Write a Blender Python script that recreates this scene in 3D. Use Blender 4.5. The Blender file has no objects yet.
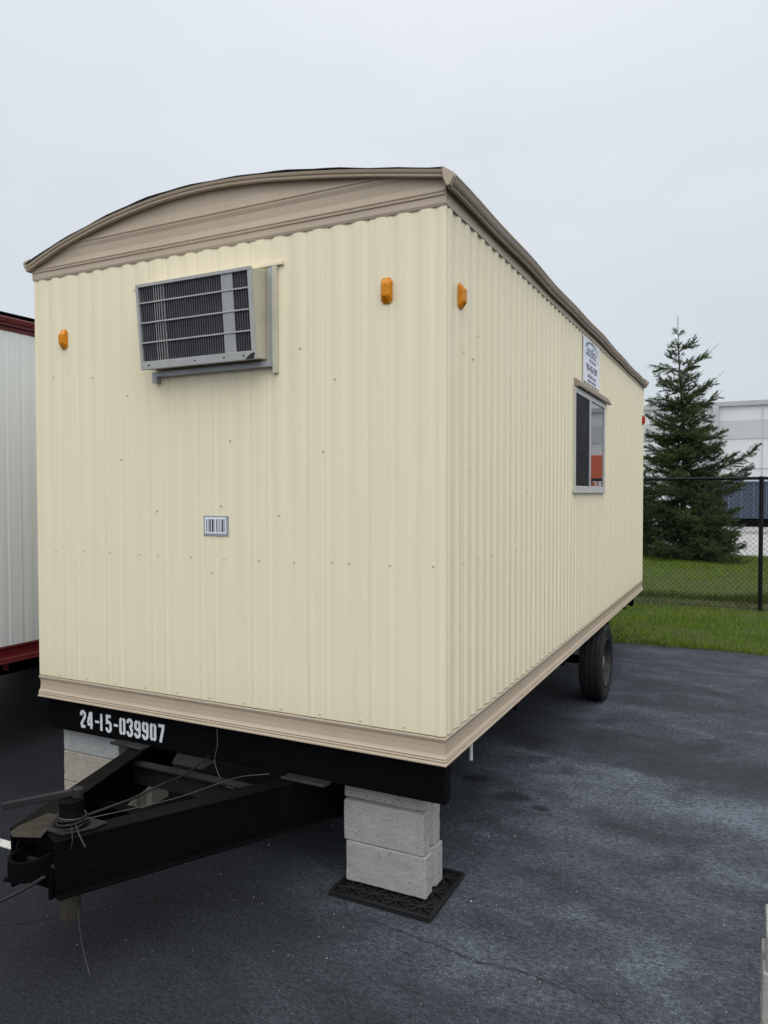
import bpy, bmesh, math, random
from mathutils import Vector, Matrix, noise as mnoise

random.seed(7)
D = bpy.data
scene = bpy.context.scene
COL = scene.collection
R = math.radians
PI = math.pi

# ------------------------------------------------------------------ materials
def new_mat(name):
    m = D.materials.new(name); m.use_nodes = True
    nt = m.node_tree; nt.nodes.clear()
    out = nt.nodes.new('ShaderNodeOutputMaterial')
    b = nt.nodes.new('ShaderNodeBsdfPrincipled')
    nt.links.new(b.outputs[0], out.inputs[0])
    return m, nt, b

def nd(nt, typ, **kw):
    n = nt.nodes.new(typ)
    for k, v in kw.items():
        if k.startswith('i_'):
            key = k[2:]
            key = int(key) if key.isdigit() else key
            n.inputs[key].default_value = v
        else:
            setattr(n, k, v)
    return n

def coords(nt, scale=(1, 1, 1), rot=(0, 0, 0)):
    g = nd(nt, 'ShaderNodeNewGeometry')
    mp = nd(nt, 'ShaderNodeMapping')
    mp.inputs['Scale'].default_value = scale
    mp.inputs['Rotation'].default_value = rot
    nt.links.new(g.outputs['Position'], mp.inputs['Vector'])
    return mp.outputs['Vector']

def noise(nt, vec, scale, detail=4, rough=.55, dist=0):
    n = nd(nt, 'ShaderNodeTexNoise')
    n.inputs['Scale'].default_value = scale
    n.inputs['Detail'].default_value = detail
    n.inputs['Roughness'].default_value = rough
    n.inputs['Distortion'].default_value = dist
    if vec is not None: nt.links.new(vec, n.inputs['Vector'])
    return n.outputs[0]

def ramp(nt, fac, stops, interp='LINEAR'):
    r = nd(nt, 'ShaderNodeValToRGB')
    cr = r.color_ramp; cr.interpolation = interp
    while len(cr.elements) < len(stops): cr.elements.new(.5)
    for e, (p, c) in zip(cr.elements, stops):
        e.position = p
        e.color = (c, c, c, 1) if not hasattr(c, '__len__') else (*c, 1)
    nt.links.new(fac, r.inputs[0])
    return r.outputs[0]

def mix(nt, fac, a, b, mode='MIX'):
    n = nd(nt, 'ShaderNodeMix', data_type='RGBA', blend_type=mode)
    for sock, v in ((n.inputs['Factor'], fac), (n.inputs['A'], a), (n.inputs['B'], b)):
        pass
    def put(idx, v):
        s = n.inputs[idx]
        if hasattr(v, 'is_linked') or isinstance(v, bpy.types.NodeSocket): nt.links.new(v, s)
        elif hasattr(v, '__len__'): s.default_value = (*v, 1)
        else: s.default_value = v
    put(0, fac); put(6, a); put(7, b)
    return n.outputs[2]

def math_(nt, op, a, b=None, c=None, clamp=False):
    n = nd(nt, 'ShaderNodeMath', operation=op); n.use_clamp = clamp
    for i, v in enumerate((a, b, c)):
        if v is None: continue
        if isinstance(v, bpy.types.NodeSocket): nt.links.new(v, n.inputs[i])
        else: n.inputs[i].default_value = v
    return n.outputs[0]

def bump(nt, b, h, strength=.2, dist=.01):
    n = nd(nt, 'ShaderNodeBump')
    n.inputs['Strength'].default_value = strength
    n.inputs['Distance'].default_value = dist
    nt.links.new(h, n.inputs['Height'])
    nt.links.new(n.outputs[0], b.inputs['Normal'])

def plain(name, col, rough=.5, metal=0, var=.12, nscale=6, spec=.5, bstr=0, bscale=80, streak=False):
    """a base colour broken up by two octaves of dirt noise"""
    m, nt, b = new_mat(name)
    v = coords(nt, (1, 1, .08) if streak else (1, 1, 1))
    n1 = noise(nt, v, nscale, 6, .6)
    n2 = noise(nt, coords(nt), nscale * 9, 3, .5)
    f = math_(nt, 'ADD', math_(nt, 'MULTIPLY', n1, .7), math_(nt, 'MULTIPLY', n2, .3))
    lo = tuple(c * (1 - var) for c in col); hi = tuple(min(1, c * (1 + var)) for c in col)
    nt.links.new(ramp(nt, f, [(.3, lo), (.7, hi)]), b.inputs['Base Color'])
    b.inputs['Metallic'].default_value = metal
    b.inputs['Specular IOR Level'].default_value = spec
    nt.links.new(ramp(nt, n1, [(.3, min(1, rough * 1.12)), (.7, rough * .88)]), b.inputs['Roughness'])
    if bstr: bump(nt, b, noise(nt, coords(nt), bscale, 5, .65), bstr, .004)
    return m

def siding(name, col, dirt=(.35, .30, .22), oil=.35):
    m, nt, b = new_mat(name)
    n1 = noise(nt, coords(nt, (6, 6, .25)), 1.0, 5, .6)
    n2 = noise(nt, coords(nt), 1.3, 5, .6)
    n3 = noise(nt, coords(nt, (22, 22, .6)), 1.0, 4, .65)
    c = mix(nt, ramp(nt, n2, [(.35, 0.), (.75, .10)]), col, tuple(x * .9 for x in col))
    c = mix(nt, ramp(nt, n3, [(.55, 0.), (.85, .16)]), c, dirt)
    # faint grime rising from the bottom edge of the sheet
    z = nd(nt, 'ShaderNodeSeparateXYZ'); g = nd(nt, 'ShaderNodeNewGeometry')
    nt.links.new(g.outputs['Position'], z.inputs[0])
    low = ramp(nt, math_(nt, 'MULTIPLY', math_(nt, 'SUBTRACT', z.outputs[2], .78), 2.2, clamp=True), [(0., .18), (.35, 0.)])
    c = mix(nt, math_(nt, 'MULTIPLY', low, n1), c, dirt)
    nt.links.new(c, b.inputs['Base Color'])
    nt.links.new(ramp(nt, n1, [(.3, .48), (.7, .36)]), b.inputs['Roughness'])
    b.inputs['Specular IOR Level'].default_value = .4
    h = math_(nt, 'ADD', noise(nt, coords(nt, (3.0, 3.0, .9)), 1.0, 3, .5), math_(nt, 'MULTIPLY', noise(nt, coords(nt, (14, 14, 5)), 1.0, 3, .5), .12))
    bump(nt, b, h, oil, .02)
    return m

M = {}
M['cream'] = siding('cream_siding', (.775, .692, .496), oil=.22)
M['white'] = siding('white_siding', (.70, .73, .72), (.4, .4, .38), .3)
M['taupe'] = plain('taupe_trim', (.435, .352, .262), .42, 0, .08, 3, .4, .06, 20, True)
M['gutter'] = plain('shaded_taupe_gutter', (.31, .25, .19), .4, 0, .10, 3, .45, .06, 20, True)  # trim taupe darkened, painting in the shade below the roof overhang
M['brown'] = plain('brown_drip_cap', (.27, .215, .165), .45, 0, .12, 6)
M['maroon'] = plain('maroon_trim', (.115, .008, .012), .35, 0, .15, 3, .5)
M['roofskin'] = plain('black_roof_membrane', (.035, .035, .036), .8, 0, .3, 6, .3, .3, 60)
M['black'] = plain('black_chassis_paint', (.0022, .0022, .0028), .6, 0, .35, 7, .07, .15, 60)
M['blackworn'] = plain('worn_black_steel', (.016, .016, .017), .6, 0, .5, 16, .25, .25, 90)
M['rust'] = plain('rusty_steel', (.05, .042, .03), .75, 0, .4, 25, .3, .4, 90)
M['alu'] = plain('brushed_aluminium', (.50, .51, .52), .38, .75, .12, 10)
M['alupaint'] = plain('grey_aluminium_frame', (.36, .37, .38), .42, .35, .12, 12)
M['winframe'] = plain('pale_window_frame', (.50, .495, .49), .45, .15, .08, 12)
M['accase'] = plain('beige_ac_case', (.50, .47, .37), .45, 0, .12, 6)
M['acfront'] = plain('grey_ac_front', (.40, .40, .385), .42, .15, .14, 14)
M['acfin'] = plain('dark_ac_fins', (.11, .11, .125), .45, .4, .3, 18)
M['acdark'] = plain('dark_ac_coil', (.018, .018, .022), .7, 0, .3, 18)  # near-black coil face behind the fins
M['aclight'] = plain('pale_ac_panel', (.33, .33, .335), .5, .1, .15, 14)
M['screw'] = plain('painted_screw', (.58, .51, .37), .5, .0, .2, 30)
M['rubber'] = plain('tyre_rubber', (.011, .011, .012), .75, 0, .3, 12, .25, .25, 60)
M['rim'] = plain('dusty_steel_rim', (.016, .0157, .0155), .7, .1, .4, 14)
M['hub'] = plain('grey_hub', (.16, .155, .15), .55, .3, .35, 14)
M['plastic'] = plain('black_plastic', (.008, .008, .0085), .5, 0, .3, 14, .35)
M['signwhite'] = plain('sign_white', (.72, .74, .80), .4, 0, .05, 8)
M['signink'] = plain('sign_ink', (.13, .14, .20), .5, 0, .1, 20)
M['signgrey'] = plain('sign_grey_ink', (.24, .25, .31), .5, 0, .1, 20)
M['barink'] = plain('barcode_ink', (.03, .04, .05), .5, 0, .1, 20)
M['stencil'] = plain('stencil_white_paint', (.60, .63, .64), .6, 0, .22, 60)
M['wire'] = plain('black_wire', (.010, .010, .010), .5, 0, .2, 20)
M['greywire'] = plain('grey_wire', (.045, .045, .043), .5, 0, .3, 20)
M['pvc'] = plain('white_pvc', (.6, .6, .58), .4)
M['screen'] = plain('insect_screen', (.014, .0145, .017), .7, 0, .3, 9, .15)
M['fence'] = plain('black_vinyl_fence', (.006, .006, .0065), .5, 0, .2, 10, .15)
M['board'] = plain('weathered_board', (.12, .135, .115), .85, 0, .3, 22, .3, .4, 60)
M['nosecap'] = plain('grimy_rusted_plate', (.038, .032, .024), .8, 0, .45, 20, .2, .5, 70)
M['bluesteel'] = plain('blue_steel', (.045, .062, .10), .5, 0, .2, 4)
M['bluelight'] = plain('light_blue_steel', (.09, .12, .18), .5, 0, .2, 4)
M['orange'] = plain('orange_paint', (.50, .085, .02), .4, 0, .12, 4)
M['panelwhite'] = plain('warehouse_white', (.55, .565, .57), .6, 0, .04, 1.2, .3, 0, 80, True)
M['panelgrey'] = plain('warehouse_grey', (.41, .425, .425), .6, 0, .04, 1.2)
M['panelcap'] = plain('warehouse_cap', (.33, .34, .335), .6, 0, .06, 1.2)
M['downpipe'] = plain('grey_downpipe', (.36, .37, .37), .6)
M['paintline'] = plain('road_paint', (.55, .55, .50), .7, 0, .3, 40, .3, .3, 120)
M['bark'] = plain('spruce_bark', (.085, .065, .048), .9, 0, .3, 30, .2, .6, 60)

def lens(name, col):
    m, nt, b = new_mat(name)
    n = noise(nt, coords(nt), 30, 3)
    nt.links.new(ramp(nt, n, [(.3, tuple(c * .75 for c in col)), (.7, col)]), b.inputs['Base Color'])
    b.inputs['Roughness'].default_value = .28
    b.inputs['Specular IOR Level'].default_value = .3
    return m
M['amber'] = lens('amber_lens', (.66, .235, .004))
M['redlens'] = lens('red_lens', (.5, .03, .015))

def glass():
    m, nt, b = new_mat('window_glass')
    b.inputs['Base Color'].default_value = (.03, .032, .035, 1)
    n = noise(nt, coords(nt), 3, 2)
    nt.links.new(ramp(nt, n, [(.3, .015), (.7, .03)]), b.inputs['Roughness'])
    b.inputs['IOR'].default_value = 1.9
    b.inputs['Specular IOR Level'].default_value = .9
    return m
M['glass'] = glass()

def concrete(name, col):
    m, nt, b = new_mat(name)
    n1 = noise(nt, coords(nt), 7, 6, .65)
    n2 = noise(nt, coords(nt), 160, 3, .7)
    n3 = noise(nt, coords(nt), 2.2, 4, .6)
    c = mix(nt, ramp(nt, n1, [(.35, 0.), (.7, .5)]), col, tuple(x * .74 for x in col))
    c = mix(nt, ramp(nt, n2, [(.52, 0.), (.70, .65)]), c, tuple(x * .45 for x in col))
    n4 = noise(nt, coords(nt), 60, 3, .6)
    c = mix(nt, ramp(nt, n4, [(.62, 0.), (.66, .8)]), c, tuple(x * .35 for x in col))
    c = mix(nt, ramp(nt, n3, [(.5, 0.), (.75, .4)]), c, (col[0] * .95, col[1] * .86, col[2] * .68))
    nt.links.new(c, b.inputs['Base Color'])
    b.inputs['Roughness'].default_value = .93
    b.inputs['Specular IOR Level'].default_value = .2
    bump(nt, b, math_(nt, 'ADD', n2, n1), .5, .006)
    return m
M['concA'] = concrete('grey_block_concrete', (.33, .328, .315))
M['concB'] = concrete('tan_block_concrete', (.38, .35, .295))
M['concC'] = concrete('pale_block_concrete', (.40, .405, .40))

def asphalt():
    m, nt, b = new_mat('sealed_asphalt')
    g = nd(nt, 'ShaderNodeNewGeometry'); sx = nd(nt, 'ShaderNodeSeparateXYZ')
    nt.links.new(g.outputs['Position'], sx.inputs[0])
    X, Y = sx.outputs[0], sx.outputs[1]
    warp = math_(nt, 'SUBTRACT', noise(nt, coords(nt), .9, 4, .6), .5)
    warp2 = math_(nt, 'SUBTRACT', noise(nt, coords(nt, (1, 1, 1)), 3.5, 4, .6), .5)
    s = math_(nt, 'ADD', Y, math_(nt, 'MULTIPLY', X, .3))
    s = math_(nt, 'ADD', s, math_(nt, 'ADD', math_(nt, 'MULTIPLY', warp, .55), math_(nt, 'MULTIPLY', warp2, .12)))
    sn = math_(nt, 'DIVIDE', math_(nt, 'ADD', s, 1.5), 8.0, clamp=True)
    P = lambda v: (v + 1.5) / 8.0
    band = ramp(nt, sn, [(P(-1.4), .16), (P(-.6), .26), (P(-.1), .50), (P(.5), .62), (P(1.0), .50), (P(1.6), .72), (P(1.95), .95),
                         (P(2.12), 1.0), (P(2.24), .40), (P(2.7), .20), (P(3.15), .52), (P(3.5), .62), (P(3.9), .42), (P(4.6), .40), (P(5.4), .5), (P(6.4), .42)])
    xm = ramp(nt, math_(nt, 'DIVIDE', math_(nt, 'ADD', math_(nt, 'ADD', X, 2.0), math_(nt, 'MULTIPLY', warp, .8)), 4.0, clamp=True), [(.20, .15), (.50, 1.)])
    mott = ramp(nt, noise(nt, coords(nt, (1, 1.7, 1), (0, 0, R(-16))), 1.9, 6, .66, .5), [(.32, .26), (.50, .70), (.68, 1.25)])
    fine = ramp(nt, noise(nt, coords(nt, (1, 1.5, 1)), 42, 4, .75, .8), [(.34, .20), (.50, .78), (.66, 1.65)])
    vf = noise(nt, coords(nt), 230, 2, .6)
    grain = ramp(nt, vf, [(.34, .45), (.5, 1.), (.68, 1.8)])
    dust = math_(nt, 'MULTIPLY', math_(nt, 'MULTIPLY', band, xm), math_(nt, 'MULTIPLY', mott, fine), clamp=True)
    # damp oil spots
    spots = None
    for cx, cy, rx, ry in ((-.127, 1.383, .15, .10), (-.403, 1.572, .12, .08), (.061, 1.305, .07, .045)):
        dx = math_(nt, 'DIVIDE', math_(nt, 'SUBTRACT', X, cx), rx)
        dy = math_(nt, 'DIVIDE', math_(nt, 'SUBTRACT', Y, cy), ry)
        d = math_(nt, 'ADD', math_(nt, 'MULTIPLY', dx, dx), math_(nt, 'MULTIPLY', dy, dy))
        d = math_(nt, 'ADD', d, math_(nt, 'MULTIPLY', warp2, 1.6))
        f = ramp(nt, d, [(.15, 1.), (1.25, 0.)], 'EASE')
        spots = f if spots is None else math_(nt, 'MAXIMUM', spots, f)
    dust = math_(nt, 'MULTIPLY', dust, math_(nt, 'SUBTRACT', 1.0, math_(nt, 'MULTIPLY', spots, .75)))
    base = mix(nt, ramp(nt, noise(nt, coords(nt), 1.2, 5, .6), [(.3, 0.), (.7, 1.)]), (.0080, .0088, .0104), (.0150, .0163, .0190))
    base = mix(nt, ramp(nt, noise(nt, coords(nt), 70, 4, .75), [(.40, 0.), (.62, .75)]), base, (.026, .0282, .033))
    base = mix(nt, math_(nt, 'MULTIPLY', spots, .6), base, (.011, .0115, .013))
    c = mix(nt, dust, base, (.128, .147, .178))
    c = mix(nt, 1.0, c, grain, 'MULTIPLY')
    # pale aggregate specks
    vo = nd(nt, 'ShaderNodeTexVoronoi', feature='F1'); vo.inputs['Scale'].default_value = 34
    nt.links.new(coords(nt), vo.inputs['Vector'])
    sp = math_(nt, 'MULTIPLY', ramp(nt, vo.outputs['Distance'], [(.09, 1.), (.16, 0.)]), ramp(nt, noise(nt, coords(nt), 11, 3, .6), [(.62, 0.), (.72, .35)]))
    c = mix(nt, sp, c, (.24, .25, .27))
    # hairline cracks
    vc = nd(nt, 'ShaderNodeTexVoronoi', feature='DISTANCE_TO_EDGE'); vc.inputs['Scale'].default_value = .55
    wv = nd(nt, 'ShaderNodeMix', data_type='VECTOR')
    nz = nd(nt, 'ShaderNodeTexNoise'); nz.inputs['Scale'].default_value = 3.0; nz.inputs['Detail'].default_value = 6
    nt.links.new(coords(nt), nz.inputs['Vector'])
    wv.inputs['Factor'].default_value = .12
    nt.links.new(coords(nt), wv.inputs[4]); nt.links.new(nz.outputs['Color'], wv.inputs[5])
    nt.links.new(wv.outputs[1], vc.inputs['Vector'])
    cr = math_(nt, 'MULTIPLY', ramp(nt, vc.outputs['Distance'], [(.001, 1.), (.003, 0.)]), ramp(nt, noise(nt, coords(nt), .8, 3), [(.56, 0.), (.66, .6)]))
    c = mix(nt, cr, c, (.012, .012, .013))
    nt.links.new(c, b.inputs['Base Color'])
    nt.links.new(ramp(nt, dust, [(0., .62), (.4, .9)]), b.inputs['Roughness'])
    b.inputs['Specular IOR Level'].default_value = .10
    h = math_(nt, 'ADD', math_(nt, 'MULTIPLY', vf, .5), noise(nt, coords(nt), 46, 4, .7))
    bump(nt, b, math_(nt, 'SUBTRACT', h, math_(nt, 'MULTIPLY', cr, 2.0)), .55, .006)
    return m
M['asphalt'] = asphalt()

def lot_concrete():
    m, nt, b = new_mat('pale_lot_concrete')
    n = noise(nt, coords(nt, (.3, 1, 1)), .8, 5, .6)
    nt.links.new(ramp(nt, n, [(.3, (.27, .27, .26)), (.7, (.38, .38, .37))]), b.inputs['Base Color'])
    b.inputs['Roughness'].default_value = .9
    return m
M['lot'] = lot_concrete()

def soil():
    m, nt, b = new_mat('lawn_soil')
    n = noise(nt, coords(nt), 9, 6, .7)
    nt.links.new(ramp(nt, n, [(.3, (.028, .042, .006)), (.7, (.050, .072, .010))]), b.inputs['Base Color'])
    b.inputs['Roughness'].default_value = .95
    bump(nt, b, noise(nt, coords(nt), 40, 4, .7), .8, .03)
    return m
M['soil'] = soil()

def leafy(name, dark, light, tip, scale=1.0):
    m, nt, b = new_mat(name)
    g = nd(nt, 'ShaderNodeNewGeometry')
    n = noise(nt, coords(nt), scale, 4, .6)
    f = math_(nt, 'ADD', math_(nt, 'MULTIPLY', n, .75), math_(nt, 'MULTIPLY', g.outputs['Random Per Island'], .35))
    nt.links.new(ramp(nt, f, [(.30, dark), (.62, light), (.85, tip)]), b.inputs['Base Color'])
    b.inputs['Roughness'].default_value = .65
    b.inputs['Specular IOR Level'].default_value = .08
    return m
M['grass'] = leafy('lawn_grass', (.066, .115, .006), (.106, .168, .011), (.155, .205, .024), .9)
M['drygrass'] = leafy('dry_grass', (.085, .08, .035), (.15, .135, .07), (.24, .21, .13), 4)
M['longgrass'] = leafy('long_grass', (.035, .052, .012), (.055, .08, .018), (.09, .11, .03), 2)
M['needle'] = leafy('spruce_needles', (.022, .038, .018), (.052, .080, .027), (.13, .165, .055), 1.6)
M['needle2'] = leafy('spruce_needles_dark', (.016, .030, .018), (.032, .054, .024), (.06, .09, .04), 1.6)

# ------------------------------------------------------------------ mesh builder
class MB:
    def __init__(s): s.v = []; s.f = []; s.sm = []
    def add(s, vs, fs, smooth=False):
        o = len(s.v); s.v += [tuple(p) for p in vs]
        for f in fs: s.f.append(tuple(i + o for i in f)); s.sm.append(smooth)
    def box(s, x0, x1, y0, y1, z0, z1):
        vs = [(x, y, z) for z in (z0, z1) for y in (y0, y1) for x in (x0, x1)]
        s.add(vs, [(0, 2, 3, 1), (4, 5, 7, 6), (0, 1, 5, 4), (1, 3, 7, 5), (3, 2, 6, 7), (2, 0, 4, 6)])
    def hexa(s, bot, top):
        n = len(bot)
        s.add(list(bot) + list(top), [tuple(range(n - 1, -1, -1)), tuple(range(n, 2 * n))] + [(i, (i + 1) % n, n + (i + 1) % n, n + i) for i in range(n)])
    def prism(s, poly, axis, a, b, smooth=False):
        """polygon in the two other axes extruded along axis"""
        def P(u, v, w): return {0: (w, u, v), 1: (u, w, v), 2: (u, v, w)}[axis]
        n = len(poly)
        vs = [P(u, v, a) for u, v in poly] + [P(u, v, b) for u, v in poly]
        s.add(vs, [tuple(range(n - 1, -1, -1)), tuple(range(n, 2 * n))])
        o = len(s.v) - 2 * n
        for i in range(n):
            s.f.append((o + i, o + (i + 1) % n, o + n + (i + 1) % n, o + n + i)); s.sm.append(smooth)
    def sweep(s, prof, path, updir=(0, 0, 1), smooth=True):
        """open profile (side, up) swept along a path"""
        n = len(prof); vs = []
        for i, p in enumerate(path):
            t = (Vector(path[min(i + 1, len(path) - 1)]) - Vector(path[max(i - 1, 0)])).normalized()
            side = t.cross(Vector(updir)).normalized(); up = side.cross(t)
            for a, b in prof: vs.append(Vector(p) + side * a + up * b)
        fs = [(i * n + j, i * n + j + 1, (i + 1) * n + j + 1, (i + 1) * n + j) for i in range(len(path) - 1) for j in range(n - 1)]
        s.add(vs, fs, smooth)
    def tube(s, path, r, n=8, caps=True, smooth=True):
        k = len(path); rr = r if hasattr(r, '__len__') else [r] * k
        vs = []; prev = None
        for i in range(k):
            t = Vector(path[min(i + 1, k - 1)]) - Vector(path[max(i - 1, 0)])
            t = t.normalized() if t.length > 1e-9 else Vector((0, 0, 1))
            if prev is None:
                a = t.cross(Vector((0, 0, 1)))
                if a.length < .1: a = t.cross(Vector((1, 0, 0)))
            else:
                a = prev - t * prev.dot(t)
            a.normalize(); prev = a; bb = t.cross(a)
            for j in range(n):
                th = 2 * PI * j / n
                vs.append(Vector(path[i]) + (a * math.cos(th) + bb * math.sin(th)) * rr[i])
        fs = [(i * n + j, i * n + (j + 1) % n, (i + 1) * n + (j + 1) % n, (i + 1) * n + j) for i in range(k - 1) for j in range(n)]
        s.add(vs, fs, smooth)
        if caps:
            o = len(s.v) - k * n
            s.f.append(tuple(o + j for j in range(n - 1, -1, -1))); s.sm.append(False)
            s.f.append(tuple(o + (k - 1) * n + j for j in range(n))); s.sm.append(False)
    def lathe(s, prof, c, axis=2, n=32):
        """closed loop of (radius, along) turned round axis through c"""
        vs = []; k = len(prof)
        for i in range(n):
            th = 2 * PI * i / n; ca, sa = math.cos(th), math.sin(th)
            for r, h in prof:
                q = {0: (h, r * ca, r * sa), 1: (r * ca, h, r * sa), 2: (r * ca, r * sa, h)}[axis]
                vs.append(Vector(c) + Vector(q))
        fs = [(i * k + j, i * k + (j + 1) % k, ((i + 1) % n) * k + (j + 1) % k, ((i + 1) % n) * k + j) for i in range(n) for j in range(k)]
        s.add(vs, fs, True)
    def beam(s, p, q, w, h):
        """box from p to q, width w (horizontal), height h (vertical-ish)"""
        p = Vector(p); q = Vector(q); t = (q - p).normalized()
        a = t.cross(Vector((0, 0, 1))).normalized() * w / 2; b = a.cross(t).normalized() * h / 2
        s.hexa([p - a - b, p + a - b, p + a + b, p - a + b], [q - a - b, q + a - b, q + a + b, q - a + b])
    def build(s, name, mat, parent=None, bevel=0, origin=None, sharp=35, segs=2, clean=True):
        me = D.meshes.new(name)
        o = Vector(origin) if origin is not None else Vector((0, 0, 0))
        if parent is not None and origin is None:
            # vertices come in world coordinates; store them relative to the thing's base
            base = Vector((0, 0, 0)); q = parent
            while q is not None: base += q.location; q = q.parent
            me.from_pydata([tuple(Vector(v) - base) for v in s.v], [], s.f)
        elif origin is not None:
            me.from_pydata([tuple(Vector(v) - o) for v in s.v], [], s.f)
        else:
            me.from_pydata(s.v, [], s.f)
        me.polygons.foreach_set('use_smooth', s.sm)
        if clean:
            bm = bmesh.new(); bm.from_mesh(me)
            bmesh.ops.recalc_face_normals(bm, faces=bm.faces); bm.to_mesh(me); bm.free()
        me.update()
        if any(s.sm): me.set_sharp_from_angle(angle=R(sharp))
        me.materials.append(mat)
        ob = D.objects.new(name, me); COL.objects.link(ob)
        if parent is not None: ob.parent = parent
        elif origin is not None: ob.location = o
        if bevel:
            md = ob.modifiers.new('bevel', 'BEVEL'); md.width = bevel; md.segments = segs; md.limit_method = 'ANGLE'; md.angle_limit = R(40)
        return ob

def thing(name, label, cat, loc, group=None):
    o = D.objects.new(name, None); COL.objects.link(o); o.location = loc
    o.empty_display_size = .2
    o['label'] = label; o['category'] = cat
    if group: o['group'] = group
    return o
def tag(o, label, cat, group=None, kind=None):
    o['label'] = label; o['category'] = cat
    if group: o['group'] = group
    if kind: o['kind'] = kind
    return o
def dup(root, loc, label=None):
    r = root.copy(); COL.objects.link(r); r.location = loc
    if label: r['label'] = label
    for ch in root.children:
        c = ch.copy(); COL.objects.link(c); c.parent = r
    return r

# ------------------------------------------------------------------ the trailers
PITCH = .104
def rib(t, deep=.0095, ramp_=.22):
    """height of the ribbed sheet at distance t along the wall"""
    k = math.floor(t / PITCH); u = t / PITCH - k
    d = abs(u - .5)
    w = 1 - min(1, max(0, (d - .12) / ramp_))
    w = w * w * (3 - 2 * w)
    lift = .003 if k % 3 == 2 and d > .3 else 0
    return max(deep * w, lift) - deep
def front_rib(t, v=.5):   # the end sheet is pressed flatter towards its foot
    return rib(t, .0012 + .0048 * v ** 1.5, .32)
def wall_mesh(mb, a, b, z0, z1, place, nz=8, shape=lambda t, v: rib(t)):
    n = int((b - a) / PITCH * 14); vs = []
    for i in range(n + 1):
        t = a + (b - a) * i / n
        for j in range(nz + 1): vs.append(place(t, shape(t - a, j / nz), z0 + (z1 - z0) * j / nz))
    fs = [(i * (nz + 1) + j, (i + 1) * (nz + 1) + j, (i + 1) * (nz + 1) + j + 1, i * (nz + 1) + j + 1) for i in range(n) for j in range(nz)]
    mb.add(vs, fs, True)

W, L = 2.44, 6.18
ZB, Z1, ZT = .663, .796, 2.975
ARC = [(-2.46, 3.042), (-2.30, 3.098), (-2.167, 3.138), (-1.874, 3.205), (-1.535, 3.252), (-1.223, 3.264), (-.934, 3.247), (-.665, 3.213), (-.415, 3.174), (-.181, 3.131), (.03, 3.090)]
def arc(x):            # bowed roof height over the trailer's width
    x = max(-2.46, min(.03, x))
    for k in range(len(ARC) - 1):
        (a, za), (b, zb) = ARC[k], ARC[k + 1]
        if x <= b + 1e-9: break
    p = ARC[max(0, k - 1)]; q = ARC[min(len(ARC) - 1, k + 2)]
    ma = (zb - p[1]) / (b - p[0]); mb_ = (q[1] - za) / (q[0] - a); h = b - a; t = (x - a) / h
    return za * (2 * t ** 3 - 3 * t * t + 1) + ma * h * (t ** 3 - 2 * t * t + t) + zb * (3 * t * t - 2 * t ** 3) + mb_ * h * (t ** 3 - t * t)

TRIM = [(-.030, .001), (.002, .000), (.0035, .003), (.003, .009), (-.002, .012), (.0005, .019), (.0005, .022), (-.003, .025), (.0005, .031), (-.003, .036), (-.007, .046), (-.0085, .070), (-.0075, .095), (-.002, .108), (-.001, .114), (-.004, .119), (-.016, .121), (-.018, .140)]   # (out, up) of the skirt moulding

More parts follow.
